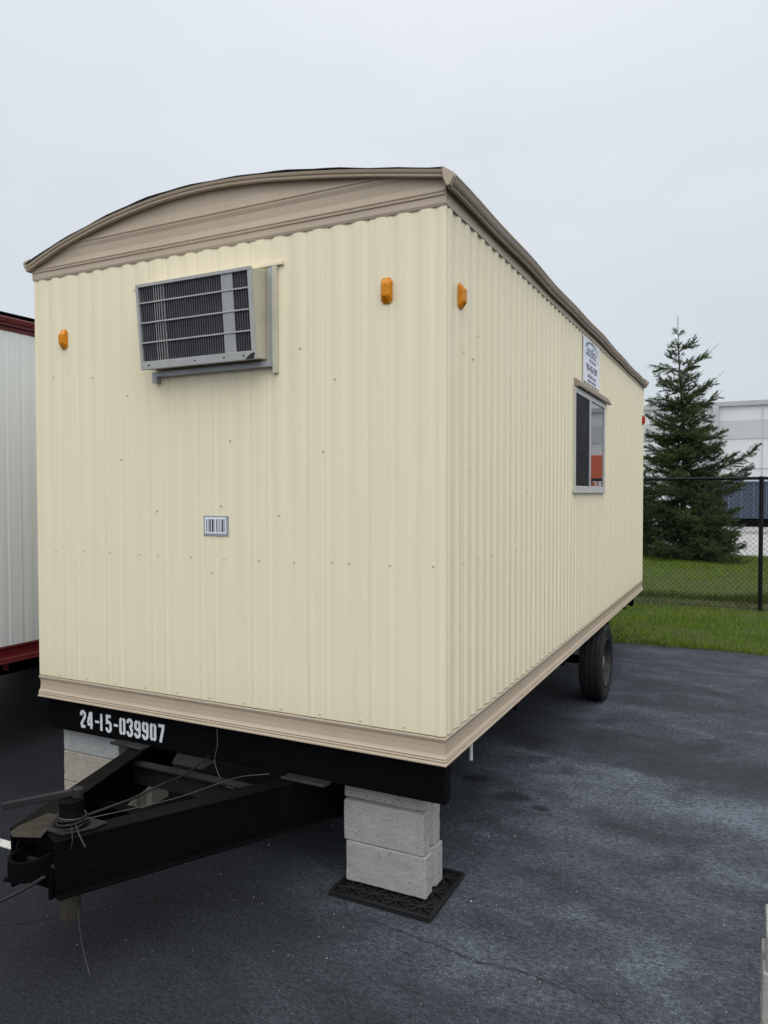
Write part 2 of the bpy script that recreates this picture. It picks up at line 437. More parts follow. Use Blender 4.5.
def trailer(root, wallmat, trimmat, detail=True):
    ox, oy, oz = root.location
    T = lambda x, y, z: (ox + x, oy + y, oz + z)
    def bx(mb, x0, x1, y0, y1, z0, z1): mb.box(ox + x0, ox + x1, oy + y0, oy + y1, z0, z1)
    m = MB(); wall_mesh(m, -W + .012, -.012, ZB + .124, ZT + .03, lambda t, d, z: T(t, -d, z), 8, front_rib); m.build('front_wall', wallmat, root)
    m = MB(); wall_mesh(m, .012, L - .012, ZB + .124, ZT + .03, lambda t, d, z: T(d, t, z), 8, (lambda t, v: rib(t)) if detail else (lambda t, v: rib(t, .0026, .3))); m.build('side_wall', wallmat, root)
    m = MB(); wall_mesh(m, .012, L - .012, ZB + .124, ZT + .03, lambda t, d, z: T(-W - d, t, z), 1); m.build('side_wall', wallmat, root)
    m = MB(); wall_mesh(m, -W + .012, -.012, ZB + .124, ZT + .03, lambda t, d, z: T(t, L + d, z), 1); m.build('rear_wall', wallmat, root)
    # folded corner posts
    for cx, cy, sx, sy in ((0, 0, 1, -1), (-W, 0, -1, -1), (0, L, 1, 1), (-W, L, -1, 1)):
        m = MB(); e = -.0012
        x_out = cx + sx * e; y_out = cy + sy * e
        m.prism([(ox + cx - sx * .026, oy + y_out), (ox + x_out - sx * .004, oy + y_out), (ox + x_out, oy + y_out - sy * .004), (ox + x_out, oy + cy - sy * .026), (ox + cx - sx * .012, oy + cy - sy * .026), (ox + cx - sx * .026, oy + cy - sy * .012)], 2, ZB + .124, ZT + .02)
        m.build('corner_post', wallmat, root, .004)
    # skirt moulding, mitred at the corners
    m = MB(); ring = []
    for out, up in TRIM:
        o2 = out + .002
        ring.append([T(o2, -o2, ZB + up), T(o2, L + o2, ZB + up), T(-W - o2, L + o2, ZB + up), T(-W - o2, -o2, ZB + up)])
    vs = [p for r in ring for p in r]
    fs = [(i * 4 + j, i * 4 + (j + 1) % 4, (i + 1) * 4 + (j + 1) % 4, (i + 1) * 4 + j) for i in range(len(ring) - 1) for j in range(4)]
    m.add(vs, fs, False); m.build('skirt_trim', trimmat, root, .0015)
    # gable panels (front, rear): lapped boards under the bowed roof edge
    for fy, s in ((0, -1), (L, 1)):
        m = MB(); xs = [-W + .002 + (W - .004) * i / 60 for i in range(61)]
        rows = [(ZT - .010, .000), (ZT + .002, .004), (ZT + .030, .003), (ZT + .033, .008), (ZT + .040, .0085), (ZT + .043, .004), (ZT + .048, .008), (ZT + .054, .008), (ZT + .058, .003), (ZT + .080, -.001), (ZT + .120, .001), (ZT + .138, .007), (ZT + .144, .0075), (ZT + .147, .002), (ZT + .152, .007), (ZT + .160, .007), (ZT + .165, .002), (ZT + .20, -.002), (ZT + .32, .000)]
        def yz(z):
            for (za, da), (zb, db) in zip(rows, rows[1:]):
                if za <= z <= zb: return da + (db - da) * (z - za) / (zb - za)
            return .0
        zs = [r[0] for r in rows]
        for a, b in zip(xs, xs[1:]):
            ta, tb = arc(a) - .012, arc(b) - .012
            for za, zb in zip(zs, zs[1:]):
                pa, pb = min(zb, ta), min(zb, tb)
                if pa <= za and pb <= za: continue
                pa, pb = max(pa, za), max(pb, za)
                m.add([T(a, fy + s * yz(za), za), T(b, fy + s * yz(za), za), T(b, fy + s * yz(pb), pb), T(a, fy + s * yz(pa), pa)], [(0, 1, 2, 3)])
        m.build('gable_panel', trimmat, root, clean=False)
    # eave boards and gutter rails along the two sides
    for wx, s in ((0, 1), (-W, -1)):
        m = MB()
        bx(m, min(wx - s * .004, wx + s * .003), max(wx - s * .004, wx + s * .003), -.004, L + .004, ZT - .004, 3.05); m.build('eave_board', trimmat, root, .002)
        m = MB(); prof = [(.002, 3.036), (.014, 3.034), (.018, 3.020), (.025, 3.015), (.034, 3.020), (.033, 3.028), (.041, 3.033), (.048, 3.044), (.050, 3.056), (.055, 3.063), (.050, 3.072), (.022, 3.078), (.002, 3.082)]
        ny = 40; vs = []
        for i in range(ny + 1):
            y = -.020 + (L + .03) * i / ny
            wob = .0025 * math.sin(i * .9 + 1) + .003 * math.sin(i * .37) - .022 * (i / ny)
            for px, pz in prof: vs.append(T(wx + s * (px + wob * .5), y, pz + wob))
        k = len(prof)
        m.add(vs, [(i * k + j, i * k + j + 1, (i + 1) * k + j + 1, (i + 1) * k + j) for i in range(ny) for j in range(k - 1)], True)
        m.add([vs[j] for j in range(k)], [tuple(range(k))])
        m.add([vs[ny * k + j] for j in range(k)], [tuple(range(k))])
        m.build('gutter', M['gutter'] if trimmat is M['taupe'] else trimmat, root, clean=False)
    # bowed roof edge mouldings at both ends
    for fy, s in ((0, -1), (L, 1)):
        m = MB(); xs = [-W - .012 + (W + .030) * i / 48 for i in range(49)]
        prof = [(.000, -.024), (.020, -.029), (.031, -.027), (.033, -.020), (.029, -.016), (.036, -.012), (.040, -.002), (.034, .002), (.0, .004)]
        k = len(prof); vs = []
        for x in xs:
            for d, up in prof: vs.append(T(x, fy + s * d, arc(x) + up))
        m.add(vs, [(i * k + j, i * k + j + 1, (i + 1) * k + j + 1, (i + 1) * k + j) for i in range(48) for j in range(k - 1)], True)
        m.add(vs[:k], [tuple(range(k))]); m.add(vs[-k:], [tuple(range(k))])
        m.build('roof_edge', trimmat, root, clean=False)
    # roof membrane, a little wavy at its edges
    m = MB(); nx, ny = 36, 44; vs = []
    for i in range(nx + 1):
        x = -W - .014 + (W + .022) * i / nx
        for j in range(ny + 1):
            y = -.039 + (L + .078) * j / ny
            edge = (.002 * math.sin(y * 4.1) + .0015 * math.sin(y * 9.7 + 1)) if i in (0, nx) else 0
            fall = -.022 * max(0, y) / L if i in (0, nx) else 0
            e2 = .003 * math.sin(x * 7) + .002 * math.sin(x * 23) if j in (0, ny) else 0
            vs.append(T(x, y, arc(x) + .004 + edge + e2 + fall))
    m.add(vs, [(i * (ny + 1) + j, (i + 1) * (ny + 1) + j, (i + 1) * (ny + 1) + j + 1, i * (ny + 1) + j + 1) for i in range(nx) for j in range(ny)], True)
    ro = m.build('roof', M['roofskin'], root)
    sd = ro.modifiers.new('thick', 'SOLIDIFY'); sd.thickness = .004; sd.offset = 1
    # folded caps where the roof edge meets the gutters
    for s, x0, dz in ((1, 0, 0),):
        for ya, yb in ((-.046, -.018), (L + .018, L + .046)):
            m = MB(); pl_ = [(x0 + s * .0, 3.100), (x0 + s * .016, 3.097), (x0 + s * .052, 3.072), (x0 + s * .052, 3.058), (x0 + s * .034, 3.026), (x0 + s * .022, 3.024), (x0 + s * .006, 3.056)]
            m.prism([(ox + a, oz + b + dz) for a, b in pl_], 1, oy + ya, oy + yb); m.build('corner_cap', trimmat, root, .002)
    # floor pan and chassis
    m = MB(); bx(m, -W + .03, -.03, .03, L - .03, ZB - .004, ZB + .012); m.build('floor_pan', M['black'], root)
    m = MB(); bx(m, -2.408, -.016, .034, .044, .487, .655); bx(m, -2.408, -.016, .044, .105, .487, .497); bx(m, -2.408, -.016, .044, .105, .645, .655)
    bx(m, -.03, -.018, .044, .105, .498, .644); bx(m, -2.406, -2.394, .044, .105, .498, .644)
    front = m.build('front_beam', M['black'], root, .002)
    m = MB(); bx(m, -2.36, -.06, L - .30, L - .25, .52, .655); m.build('rear_beam', M['black'], root, .003)
    for x in (-.42, -2.02):
        m = MB(); bx(m, x - .05, x + .05, .11, L - .09, .487, .497); bx(m, x - .05, x + .05, .11, L - .09, .645, .655); bx(m, x - .005, x + .005, .11, L - .09, .497, .645)
        m.build('chassis_rail', M['black'], root)
    for y in (1.2, 2.4, 3.2, 4.2, 5.2):
        m = MB(); bx(m, -2.38, -.05, y, y + .03, .575, .655); m.build('cross_member', M['black'], root)
    # axle and wheels
    AY = 3.74
    m = MB(); m.tube([T(-2.24, AY, .33), T(-.20, AY, .33)], .038, 12); m.build('axle', M['black'], root)
    for x in (-.42, -2.02):
        m = MB()
        for k in range(4):
            h = .33 - k * .009; ln = .40 - k * .07
            m.sweep([(-.03, -.004), (-.03, .004), (.03, .004), (.03, -.004), (-.03, -.004)], [T(x, AY + ln * t, .375 + k * .009 + .045 * t * t) for t in (-1, -.6, -.2, .2, .6, 1)], smooth=False)
        m.build('leaf_spring', M['rust'], root)
        for yy in (AY - .42, AY + .38):
            m = MB(); bx(m, x - .025, x + .025, yy, yy + .04, .40, .487); m.build('spring_hanger', M['black'], root)
    for xc, s in ((-.075, 1), (-W + .075, -1)):
        c = T(xc, AY, .328)
        wheel = MB()
        hw = .098
        tp = [(.210, -.075), (.222, -.084), (.27, -.094), (.298, -.092), (.314, -hw * .80), (.325, -.066)]
        for g in (-.045, 0, .045):
            tp += [(.328, g - .010), (.318, g - .008), (.318, g + .008), (.328, g + .010)] if g == 0 else [(.327, g - .008), (.318, g - .006), (.318, g + .006), (.327, g + .008)]
        tp += [(.325, .066), (.314, hw * .80), (.298, .092), (.27, .094), (.222, .084), (.210, .075)]
        wheel.lathe([(r, h * s) for r, h in tp], c, 0, 56)
        # tread blocks on the shoulders
        for i in range(60):
            th = 2 * PI * i / 60
            for side in (-1, 1):
                ca, sa = math.cos(th), math.sin(th)
                u = Vector((0, ca, sa)); t = Vector((0, -sa, ca)); a = Vector((1, 0, 0))
                q = Vector(c) + u * .317 + a * (side * .074)
                e1, e2, e3 = a * .010, t * .010, u * .009
                wheel.hexa([q - e1 - e2, q + e1 - e2, q + e1 + e2, q - e1 + e2], [q - e1 - e2 + e3, q + e1 - e2 + e3, q + e1 + e2 + e3, q - e1 + e2 + e3])
        wo = wheel.build('wheel', M['rubber'], root)
        r = MB(); r.lathe([(.212, .070 * s), (.212, .086 * s), (.204, .090 * s), (.198, .080 * s), (.192, .04 * s), (.175, .012 * s), (.13, .005 * s), (.075, .022 * s), (.066, .030 * s), (.066, .050 * s), (.02, .056 * s), (.02, -.02 * s), (.185, -.02 * s), (.204, -.06 * s)], c, 0, 40)
        r.build('rim', M['rim'], wo)
        nut = MB(); nut.tube([Vector(c) + Vector((s * .005, 0, 0)), Vector(c) + Vector((s * .058, 0, 0)), Vector(c) + Vector((s * .066, 0, 0))], [.060, .055, .03], 20)
        for i in range(6):
            th = 2 * PI * i / 6
            p = Vector(c) + Vector((s * .010, .100 * math.cos(th), .100 * math.sin(th)))
            nut.tube([p, p + Vector((s * .022, 0, 0))], .010, 6, smooth=False)
        nut.build('hub', M['hub'], wo)
    return front

def marker(root, c, n, mat, h=.105, w=.050, d=.028):
    """clearance lamp: base plate and bevelled lens standing off the wall along n"""
    n = Vector(n); side = Vector((0, 0, 1)).cross(n).normalized(); up = Vector((0, 0, 1)); c = Vector(c)
    def ring(k, kk, off):
        pts = []
        for a, b in ((-1, -.72), (-.6, -1), (.6, -1), (1, -.72), (1, .72), (.6, 1), (-.6, 1), (-1, .72)):
            pts.append(c + n * off + side * (a * w / 2 * k) + up * (b * h / 2 * kk))
        return pts
    m = MB(); m.hexa(ring(1.06, 1.03, 0), ring(1.06, 1.03, .006)); b = m.build('marker_light', mat, root, .001)
    m = MB(); m.hexa(ring(1, 1, .006), ring(.86, .86, d * .45)); m.hexa(ring(.86, .86, d * .45 + .0002), ring(.62, .52, d)); m.build('lens', mat, b, .005, segs=3)
    return b

# ================================================== main trailer
tr = thing('office_trailer', 'cream ribbed site office trailer with taupe trim, air conditioner and number 24-15-039907', 'trailer', (0, 0, 0))
beam = trailer(tr, M['cream'], M['taupe'])

# --- screws in the siding
screw_mesh = []
def screws(pts, root, axis, off=(0, 0, 0)):
    """one small painted screw head per point, all sharing one mesh"""
    if not screw_mesh:
        m = MB(); m.tube([(0, 0, -.002), (0, 0, .0012)], [.0068, .0064], 8); m.tube([(0, 0, .0013), (0, 0, .0045)], [.0042, .0032], 6)
        o = m.build('screw', M['screw'], None); screw_mesh.append(o.data); D.objects.remove(o)
    for a, z in pts:
        t = a + W - .012 if axis == 1 else a - .012
        o = D.objects.new('screw', screw_mesh[0]); COL.objects.link(o); o.parent = root
        if axis == 1: o.location = (a, -front_rib(t, (z - .79) / 2.2), z); o.rotation_euler = (PI / 2, 0, 0)
        else: o.location = (rib(t), a, z); o.rotation_euler = (0, PI / 2, 0)
row = [(-2.289, 1.482), (-2.074, 1.49), (-1.884, 1.491), (-1.68, 1.488), (-1.553, 1.487), (-1.34, 1.485), (-1.138, 1.483), (-.933, 1.486), (-.739, 1.484), (-.539, 1.492), (-.453, 1.491), (-.253, 1.491), (-.055, 1.495)]
extra = [(-1.799, 1.975), (-1.557, 1.709), (-1.153, 1.737), (-1.097, 2.046), (-1.211, 1.417), (-.583, 1.985), (-.82, 1.697), (-2.29, 2.43), (-2.0, 2.41), (-1.75, 2.30), (-1.70, 2.83), (-.70, 2.45), (-.52, 2.30)]
low = [(-W + .17 + .208 * i, .805) for i in range(11)]
screws(row + extra + low, tr, 1)
random.seed(3)
side_pts = [(.017 + .206 * i + random.uniform(-.01, .01), 1.495 + random.uniform(-.006, .006)) for i in range(29) if random.random() < .8]
side_pts += [(.10 + .624 * i, .815) for i in range(10)]
side_pts += [(.294, 1.899), (1.25, 1.801), (2.111, 1.781), (1.513, 1.784), (.426, 2.517), (.228, 2.411), (.35, 2.40), (.62, 2.39), (.9, 2.38), (1.25, 2.36)]
screws(side_pts, tr, 0)

# --- stencilled number on the front beam
GL = {
 '0': [[(.27, .95), (.13, .84), (.13, .16), (.27, .05)], [(.37, .95), (.50, .84), (.50, .16), (.37, .05)]],
 '1': [[(.30, 0), (.30, 1)]],
 '2': [[(.10, .70), (.12, .86), (.23, .94), (.38, .94), (.50, .84), (.50, .66), (.16, .24), (.12, .12)], [(.10, .07), (.54, .07)]],
 '3': [[(.10, .74), (.12, .87), (.23, .94), (.37, .94), (.49, .85), (.49, .64), (.38, .54), (.25, .54)], [(.38, .47), (.50, .38), (.50, .16), (.38, .06), (.22, .06), (.11, .15), (.10, .28)]],
 '4': [[(.42, 0), (.42, 1)], [(.33, .97), (.07, .33)], [(.04, .25), (.34, .25)], [(.50, .25), (.58, .25)]],
 '5': [[(.52, .93), (.14, .93), (.14, .56), (.28, .60), (.43, .56), (.50, .44), (.50, .17), (.38, .06), (.22, .06), (.11, .15), (.10, .26)]],
 '7': [[(.06, .93), (.52, .93), (.48, .74), (.25, 0)]],
 '9': [[(.27, .95), (.12, .84), (.12, .55), (.25, .46), (.40, .46)], [(.37, .95), (.50, .84), (.50, .17), (.38, .06), (.22, .06), (.11, .15), (.10, .26)]],
 '-': [[(.08, .48), (.50, .48)]],
}
def lettering(mb, text, x0, z0, cw, ch, y, sw):
    off = 0; adv = 0
    for k, chh in enumerate(text):
        for st in GL[chh]:
            off += 1
            pts = [Vector((x0 + adv + cw * (u - (.2 if chh == '1' else 0)), 0, z0 + ch * v)) for u, v in st]
            lft, rgt = [], []
            for i, p in enumerate(pts):
                d1 = (pts[i] - pts[i - 1]).normalized() if i else (pts[1] - pts[0]).normalized()
                d2 = (pts[i + 1] - pts[i]).normalized() if i < len(pts) - 1 else d1
                b = (d1 + d2).normalized(); nrm = Vector((-b.z, 0, b.x)); c = max(.55, nrm.dot(Vector((-d1.z, 0, d1.x))))
                w = sw / 2 / c
                if chh == '-' : w *= .8
                lft.append(p + nrm * w); rgt.append(p - nrm * w)
            yy = y - .00025 * (off % 3)
            vs = [(q.x, yy, q.z) for q in lft] + [(q.x, yy, q.z) for q in rgt]; n = len(pts)
            mb.add(vs, [(i, i + 1, n + i + 1, n + i) for i in range(n - 1)])
        adv += cw * {'-': .62, '1': .52}.get(chh, .735)
m = MB(); lettering(m, '24-15-039907', -2.156, .521, .0730, .092, .0325, .0165); m.build('number', M['stencil'], beam, clean=False)

# --- tongue: two outward channels meeting at the coupler
def channel(p, q, s):
    m = MB(); p = Vector(p); q = Vector(q); t = (q - p).normalized(); up = Vector((0, 0, 1)); n = Vector((t.y, -t.x, 0)).normalized() * s
    def seg(a0, a1, b0, b1):   # a along outward normal, b along up
        bot = [p + n * a0 + up * b0, p + n * a1 + up * b0, p + n * a1 + up * b1, p + n * a0 + up * b1]
        d = q - p; m.hexa(bot, [v + d for v in bot])
    seg(-.090, 0, -.012, 0); seg(-.004, .028, -.205, -.192); seg(-.014, -.004, -.192, -.012); seg(-.09, -.004, -.205, -.192)
    return m
ext = 1.35
a0 = Vector((-1.10, -1.008, .550)); a1 = Vector((-.702, .0, .485))
channel(a0, a0 + (a1 - a0) * 1.8, 1).build('tongue_rail', M['black'], tr, .003)
b0 = Vector((-1.345, -1.008, .550)); b1 = Vector((-1.743, .0, .485))
channel(b0, b0 + (b1 - b0) * 1.8, -1).build('tongue_rail', M['black'], tr, .003)
m = MB(); m.beam((-1.68, -.075, .44), (-.77, -.075, .44), .05, .012); m.beam((-1.68, -.05, .38), (-.77, -.05, .38), .012, .11); m.build('cross_member', M['blackworn'], tr, .002)
m = MB(); m.beam((-1.54, -.40, .38), (-.91, -.40, .38), .06, .012); m.beam((-1.54, -.375, .335), (-.91, -.375, .335), .012, .08); m.build('cross_member', M['black'], tr, .002)
m = MB(); m.beam((-.79, .0, .4935), (-.56, .0, .4935), .05, .011); m.tube([(-.79, -.035, .497), (-.565, -.03, .494)], .009, 8); m.build('rail_bracket', M['blackworn'], tr, .002)
m = MB(); m.beam((-1.86, .0, .4935), (-1.64, .0, .4935), .05, .011); m.tube([(-1.86, -.03, .497), (-1.64, -.03, .494)], .009, 8); m.build('rail_bracket', M['blackworn'], tr, .002)
m = MB(); m.add([(-1.50, .10, .500), (-1.20, .10, .500), (-1.26, -.03, .455), (-1.45, -.03, .455)], [(0, 1, 2, 3)]); q = m.build('splash_plate', M['blackworn'], tr)
sd = q.modifiers.new('thick', 'SOLIDIFY'); sd.thickness = .005
# coupler: bent loop, top plate, gusset
m = MB(); cx = -1.192; pts = [(cx - .064, -.90)] + [(cx + .064 * math.cos(PI + a), -1.035 + .075 * math.sin(PI + a)) for a in [PI * i / 14 for i in range(15)]] + [(cx + .064, -.94)]
m.sweep([(-.006, .430), (.006, .430), (.006, .502), (-.006, .502), (-.006, .430)], [(x, y, 0) for x, y in pts], smooth=True)
cp = m.build('coupler', M['black'], tr, sharp=30)
m = MB(); m.tube([(cx - .09, -1.0, .455), (cx - .06, -1.0, .455), (cx + .085, -1.0, .455)], .010, 8); m.build('coupler_pin', M['blackworn'], cp)
m = MB(); m.box(cx - .065, cx + .065, -1.03, -.90, .436, .444); m.build('coupler_floor', M['blackworn'], cp)
m = MB(); m.prism([(-1.25, -.965), (-1.115, -.965), (-1.065, -.86), (-1.065, -.80), (-1.30, -.80), (-1.30, -.86)], 2, .552, .560); q = m.build('top_plate', M['blackworn'], tr, .002)
# tilt of the plate with the rails: shear its far edge down
for v in q.data.vertices: v.co.z -= (v.co.y + 1.0) * .0645
m = MB(); m.prism([(-1.02, .34), (-1.02, .42), (-.98, .535), (-.93, .53), (-.93, .335)], 0, -1.125, -1.113); m.prism([(-1.02, .34), (-1.02, .42), (-.98, .535), (-.93, .53), (-.93, .335)], 0, -1.325, -1.313); m.box(-1.312, -1.126, -.975, -.965, .345, .53); m.build('nose_plate', M['black'], tr, .002)
m = MB(); m.prism([(-1.262, -1.055), (-1.305, -1.035), (-1.318, -.985), (-1.315, -.86), (-1.255, -.86), (-1.215, -.93), (-1.165, -1.015)], 2, .553, .5575); m.build('nose_cap', M['nosecap'], tr, .0015)
for tt, dz in ((.09, -.06), (.13, -.13)):
    p = a0 + (a1 - a0) * tt + Vector((-.004, 0, dz)); nn = Vector((a1.y - a0.y, a0.x - a1.x, 0)).normalized()
    m = MB(); m.tube([p - nn * .012, p + nn * .004], .013, 6, smooth=False); m.build('bolt', M['black'], tr, .001)
# jack
jx, jy = -1.158, -.885
m = MB(); m.tube([(jx, jy, .36), (jx, jy, .585), (jx, jy, .59), (jx, jy, .648), (jx, jy, .652)], [.046, .046, .043, .043, .036], 20); m.tube([(jx, jy, .545), (jx, jy, .556)], .066, 20)
jk = m.build('tongue_jack', M['black'], tr)
m = MB(); m.tube([(jx - .014, jy, .29), (jx - .014, jy, .205), (jx - .014, jy, .195)], [.039, .039, .034], 18); m.tube([(jx - .014, jy, .40), (jx - .014, jy, .29)], .036, 14); m.build('inner_tube', M['rust'], jk)
m = MB(); p = Vector((-1.165, -.87, .668)); q = Vector((-1.385, -1.005, .624)); m.beam(p, q, .020, .026); m.tube([p + Vector((.012, .008, -.02)), p + Vector((.014, .01, .016))], .020, 12); m.build('crank_handle', M['blackworn'], jk, .004)
m = MB()
for k in range(4):
    z = .560 + .010 * k; rr = .0500 + .002 * (k % 2)
    m.tube([(jx + rr * math.cos(a) , jy + rr * math.sin(a), z + .006 * math.sin(a + k * 1.3)) for a in [2 * PI * i / 20 for i in range(21)]], .0042, 6)
m.tube([(jx + .05, jy - .02, .58), (jx + .08, jy - .05, .585), (jx + .12, jy - .07, .565), (jx + .155, jy - .075, .53)], .0026, 6)
m.tube([(jx + .04, jy - .035, .575), (jx + .07, jy - .06, .575), (jx + .085, jy - .07, .54), (jx + .08, jy - .075, .505)], .0022, 6)
m.tube([(jx + .04, jy + .04, .58), (jx + .0, jy + .3, .535), (jx - .06, jy + .55, .50), (jx - .09, jy + .72, .475), (jx - .10, jy + .92, .50), (jx - .11, jy + 1.05, .56)], .0050, 6)
m.build('trailer_cable', M['wire'], tr)
def smooth_path(pts, n=5):
    out = []
    P = [Vector(p) for p in pts]; P = [P[0] * 2 - P[1]] + P + [P[-1] * 2 - P[-2]]
    for i in range(1, len(P) - 2):
        for k in range(n):
            t = k / n; a, b, c, d = P[i - 1], P[i], P[i + 1], P[i + 2]
            out.append(.5 * ((2 * b) + (c - a) * t + (2 * a - 5 * b + 4 * c - d) * t * t + (3 * b - a - 3 * c + d) * t ** 3))
    out.append(P[-2]); return out
m = MB(); m.tube(smooth_path([(-1.163, -.03, .665), (-1.158, -.035, .59), (-1.171, -.04, .515), (-1.135, -.05, .45), (-1.07, -.09, .43), (-.99, -.13, .445)]), .0022, 6); m.build('loose_wire', M['greywire'], tr)
m = MB(); m.tube(smooth_path([(-.86, -.03, .50), (-.95, -.16, .512), (-1.02, -.45, .52), (-1.06, -.70, .555), (jx + .05, jy + .02, .575)]), .0018, 6); m.build('loose_wire', M['greywire'], tr)
m = MB(); m.tube(smooth_path([(-1.075, -1.075, .46), (-1.15, -1.10, .41), (-1.24, -1.13, .36), (-1.36, -1.17, .30), (-1.5, -1.22, .22)]), .0065, 6); m.tube([(-1.5, -1.22, .22), (-1.56, -1.25, .12), (-1.6, -1.3, .012), (-1.8, -1.4, .010)], .0065, 6); m.build('safety_cable', M['wire'], tr)
m = MB(); m.tube(smooth_path([(-1.11, -.90, .25), (-1.103, -.905, .20), (-1.089, -.90, .10), (-1.055, -.90, .012)]), .0020, 5); m.build('loose_wire', M['greywire'], tr)
# drain pipe under the side, rear stabiliser foot
m = MB(); m.tube([(-.10, .592, .655), (-.10, .592, .484)], .009, 10); m.build('drain_pipe', M['pvc'], tr)
m = MB(); m.tube([(-.10, 6.0, .66), (-.10, 6.0, .49)], .012, 8); m.build('rear_peg', M['black'], tr)

# --- window-type air conditioner hung through the front wall (top leans out)
AXL, AXR = -1.556, -.879
yt, yb, zt_, zb_ = -.116, -.082, 2.802, 2.405
def fy(z): return yb + (yt - yb) * (z - zb_) / (zt_ - zb_)
m = MB(); m.hexa([(AXL, yb, zb_), (AXR, yb, zb_), (AXR, .03, zb_ + .01), (AXL, .03, zb_ + .01)], [(AXL, yt, zt_), (AXR, yt, zt_), (AXR, .03, zt_ + .022), (AXL, .03, zt_ + .022)])
ac = m.build('air_conditioner', M['accase'], tr, .004)
m = MB()
def slab(x0, x1, z0, z1, out0, out1):
    m.hexa([(x0, fy(z0) - out1, z0), (x1, fy(z0) - out1, z0), (x1, fy(z0) - out0, z0), (x0, fy(z0) - out0, z0)], [(x0, fy(z1) - out1, z1), (x1, fy(z1) - out1, z1), (x1, fy(z1) - out0, z1), (x0, fy(z1) - out0, z1)])
slab(AXL - .004, AXR + .004, zb_ - .004, zb_ + .034, .001, .016); slab(AXL - .004, AXR + .004, zt_ - .012, zt_ + .004, .001, .016)
slab(AXL - .004, AXL + .012, zb_ + .034, zt_ - .012, .001, .016); slab(AXR - .016, AXR + .004, zb_ + .034, zt_ - .012, .001, .016)
for zc in (2.528, 2.622, 2.716): slab(AXL + .012, AXR - .016, zc - .0036, zc + .0036, .004, .013)
m.build('front_frame', M['acfront'], ac, .0015)
m = MB(); slab(AXL + .012, AXR - .016, zb_ + .034, zt_ - .012, .0006, .0014); m.build('coil', M['acdark'], ac)
m = MB(); k = 0
x = AXL + .02
while x < AXR - .02:
    slab(x, x + .0035, zb_ + .034, zt_ - .012, .0018, .0065); x += .0135
m.build('fins', M['acfin'], ac)
m = MB(); slab(-1.047, -.983, zb_ + .034, zt_ - .012, .0068, .0095); m.build('pale_panel', M['aclight'], ac)
for x in (-1.452, -1.438, -1.424, -1.408, -1.392):
    m = MB(); slab(x, x + .0025, zb_ + .034, zt_ - .012, .0068, .0085); m.build('rod', M['acfront'], ac)
for x in (AXL + .05, -1.22, -1.05, AXR - .06):
    m = MB(); m.tube([(x, fy(2.42) - .016, 2.42), (x, fy(2.42) - .0185, 2.42)], .0042, 8); m.build('case_screw', M['wire'], ac)
m = MB(); m.hexa([(AXR - .05, fy(2.405) - .0185, 2.403), (AXR - .004, fy(2.405) - .0185, 2.403), (AXR - .004, fy(2.405) - .0165, 2.403), (AXR - .05, fy(2.405) - .0165, 2.403)], [(AXR - .02, fy(2.425) - .0185, 2.425), (AXR + .002, fy(2.425) - .0185, 2.430), (AXR + .002, fy(2.425) - .0165, 2.430), (AXR - .02, fy(2.425) - .0165, 2.425)]); m.build('corner_notch', M['wire'], ac)
m = MB(); m.box(-1.60, -.785, -.014, -.0002, 2.832, 2.850); m.build('top_flashing', M['cream'], tr, .002)
m = MB(); m.box(-.843, -.816, -.014, -.0002, 2.345, 2.8315); m.build('frame_trim', M['accase'], tr, .002)
m = MB(); m.box(-.868, -.8435, -.010, -.0002, 2.40, 2.8315); m.build('frame_trim', M['alupaint'], tr, .002)
m = MB(); m.prism([(-1.55, 2.398), (-.8435, 2.398), (-.8435, 2.374), (-1.522, 2.374), (-1.522, 2.345), (-1.55, 2.345)], 1, -.034, -.0002); m.build('support_angle', M['alupaint'], tr, .002)

# --- bar code plate
m = MB(); m.box(-1.257, -1.107, -.0040, -.0002, 1.592, 1.690); pl = m.build('data_plate', M['alupaint'], tr, .0015)
m = MB(); m.box(-1.247, -1.121, -.0056, -.0043, 1.604, 1.682); m.build('label_sheet', M['signwhite'], pl)
m = MB()
for xx, w, in ((-1.238, .004), (-1.228, .003), (-1.220, .009), (-1.205, .010), (-1.192, .003), (-1.178, .005), (-1.168, .003), (-1.158, .004), (-1.146, .009), (-1.133, .004)):
    m.box(xx, xx + w, -.0064, -.0059, 1.612, 1.673)
m.build('bar_code', M['barink'], pl)

# --- clearance lamps
marker(tr, (-.266, .0005, 2.652), (0, -1, 0), M['amber'])
marker(tr, (-2.202, .0005, 2.627), (0, -1, 0), M['amber'], .100, .050)
marker(tr, (-.0005, .168, 2.636), (1, 0, 0), M['amber'])
marker(tr, (-.0005, 6.09, 2.62), (1, 0, 0), M['redlens'])

# --- sliding window
wy0, wy1, wz0, wz1 = 2.435, 3.60, 1.815, 2.54
m = MB(); fr = -.0008
m.box(fr, .014, wy0, wy1, wz0, wz0 + .030); m.box(fr, .014, wy0, wy1, wz1 - .040, wz1); m.box(fr, .012, wy0, wy0 + .020, wz0 + .030, wz1 - .040); m.box(fr, .014, wy1 - .035, wy1, wz0 + .030, wz1 - .040)
m.box(fr, .018, wy0 - .012, wy1 + .012, wz0 - .022, wz0 - .0005)
win = m.build('window', M['winframe'], tr, .002)
m = MB(); m.box(.002, .0175, 2.925, 2.975, wz0 + .0305, wz1 - .0405); m.build('meeting_rail', M['alu'], win, .002)
m = MB(); m.box(.001, .005, 2.975, wy1 - .035, wz0 + .0302, wz1 - .0402); m.build('pane', M['glass'], win)
m = MB(); m.box(.001, .004, wy0 + .028, 2.925, wz0 + .0302, wz1 - .0402); m.build('pane', M['glass'], win)
m = MB(); m.box(.009, .0102, wy0 + .028, 2.925, wz0 + .0302, wz1 - .0402); m.build('insect_screen', M['screen'], win)
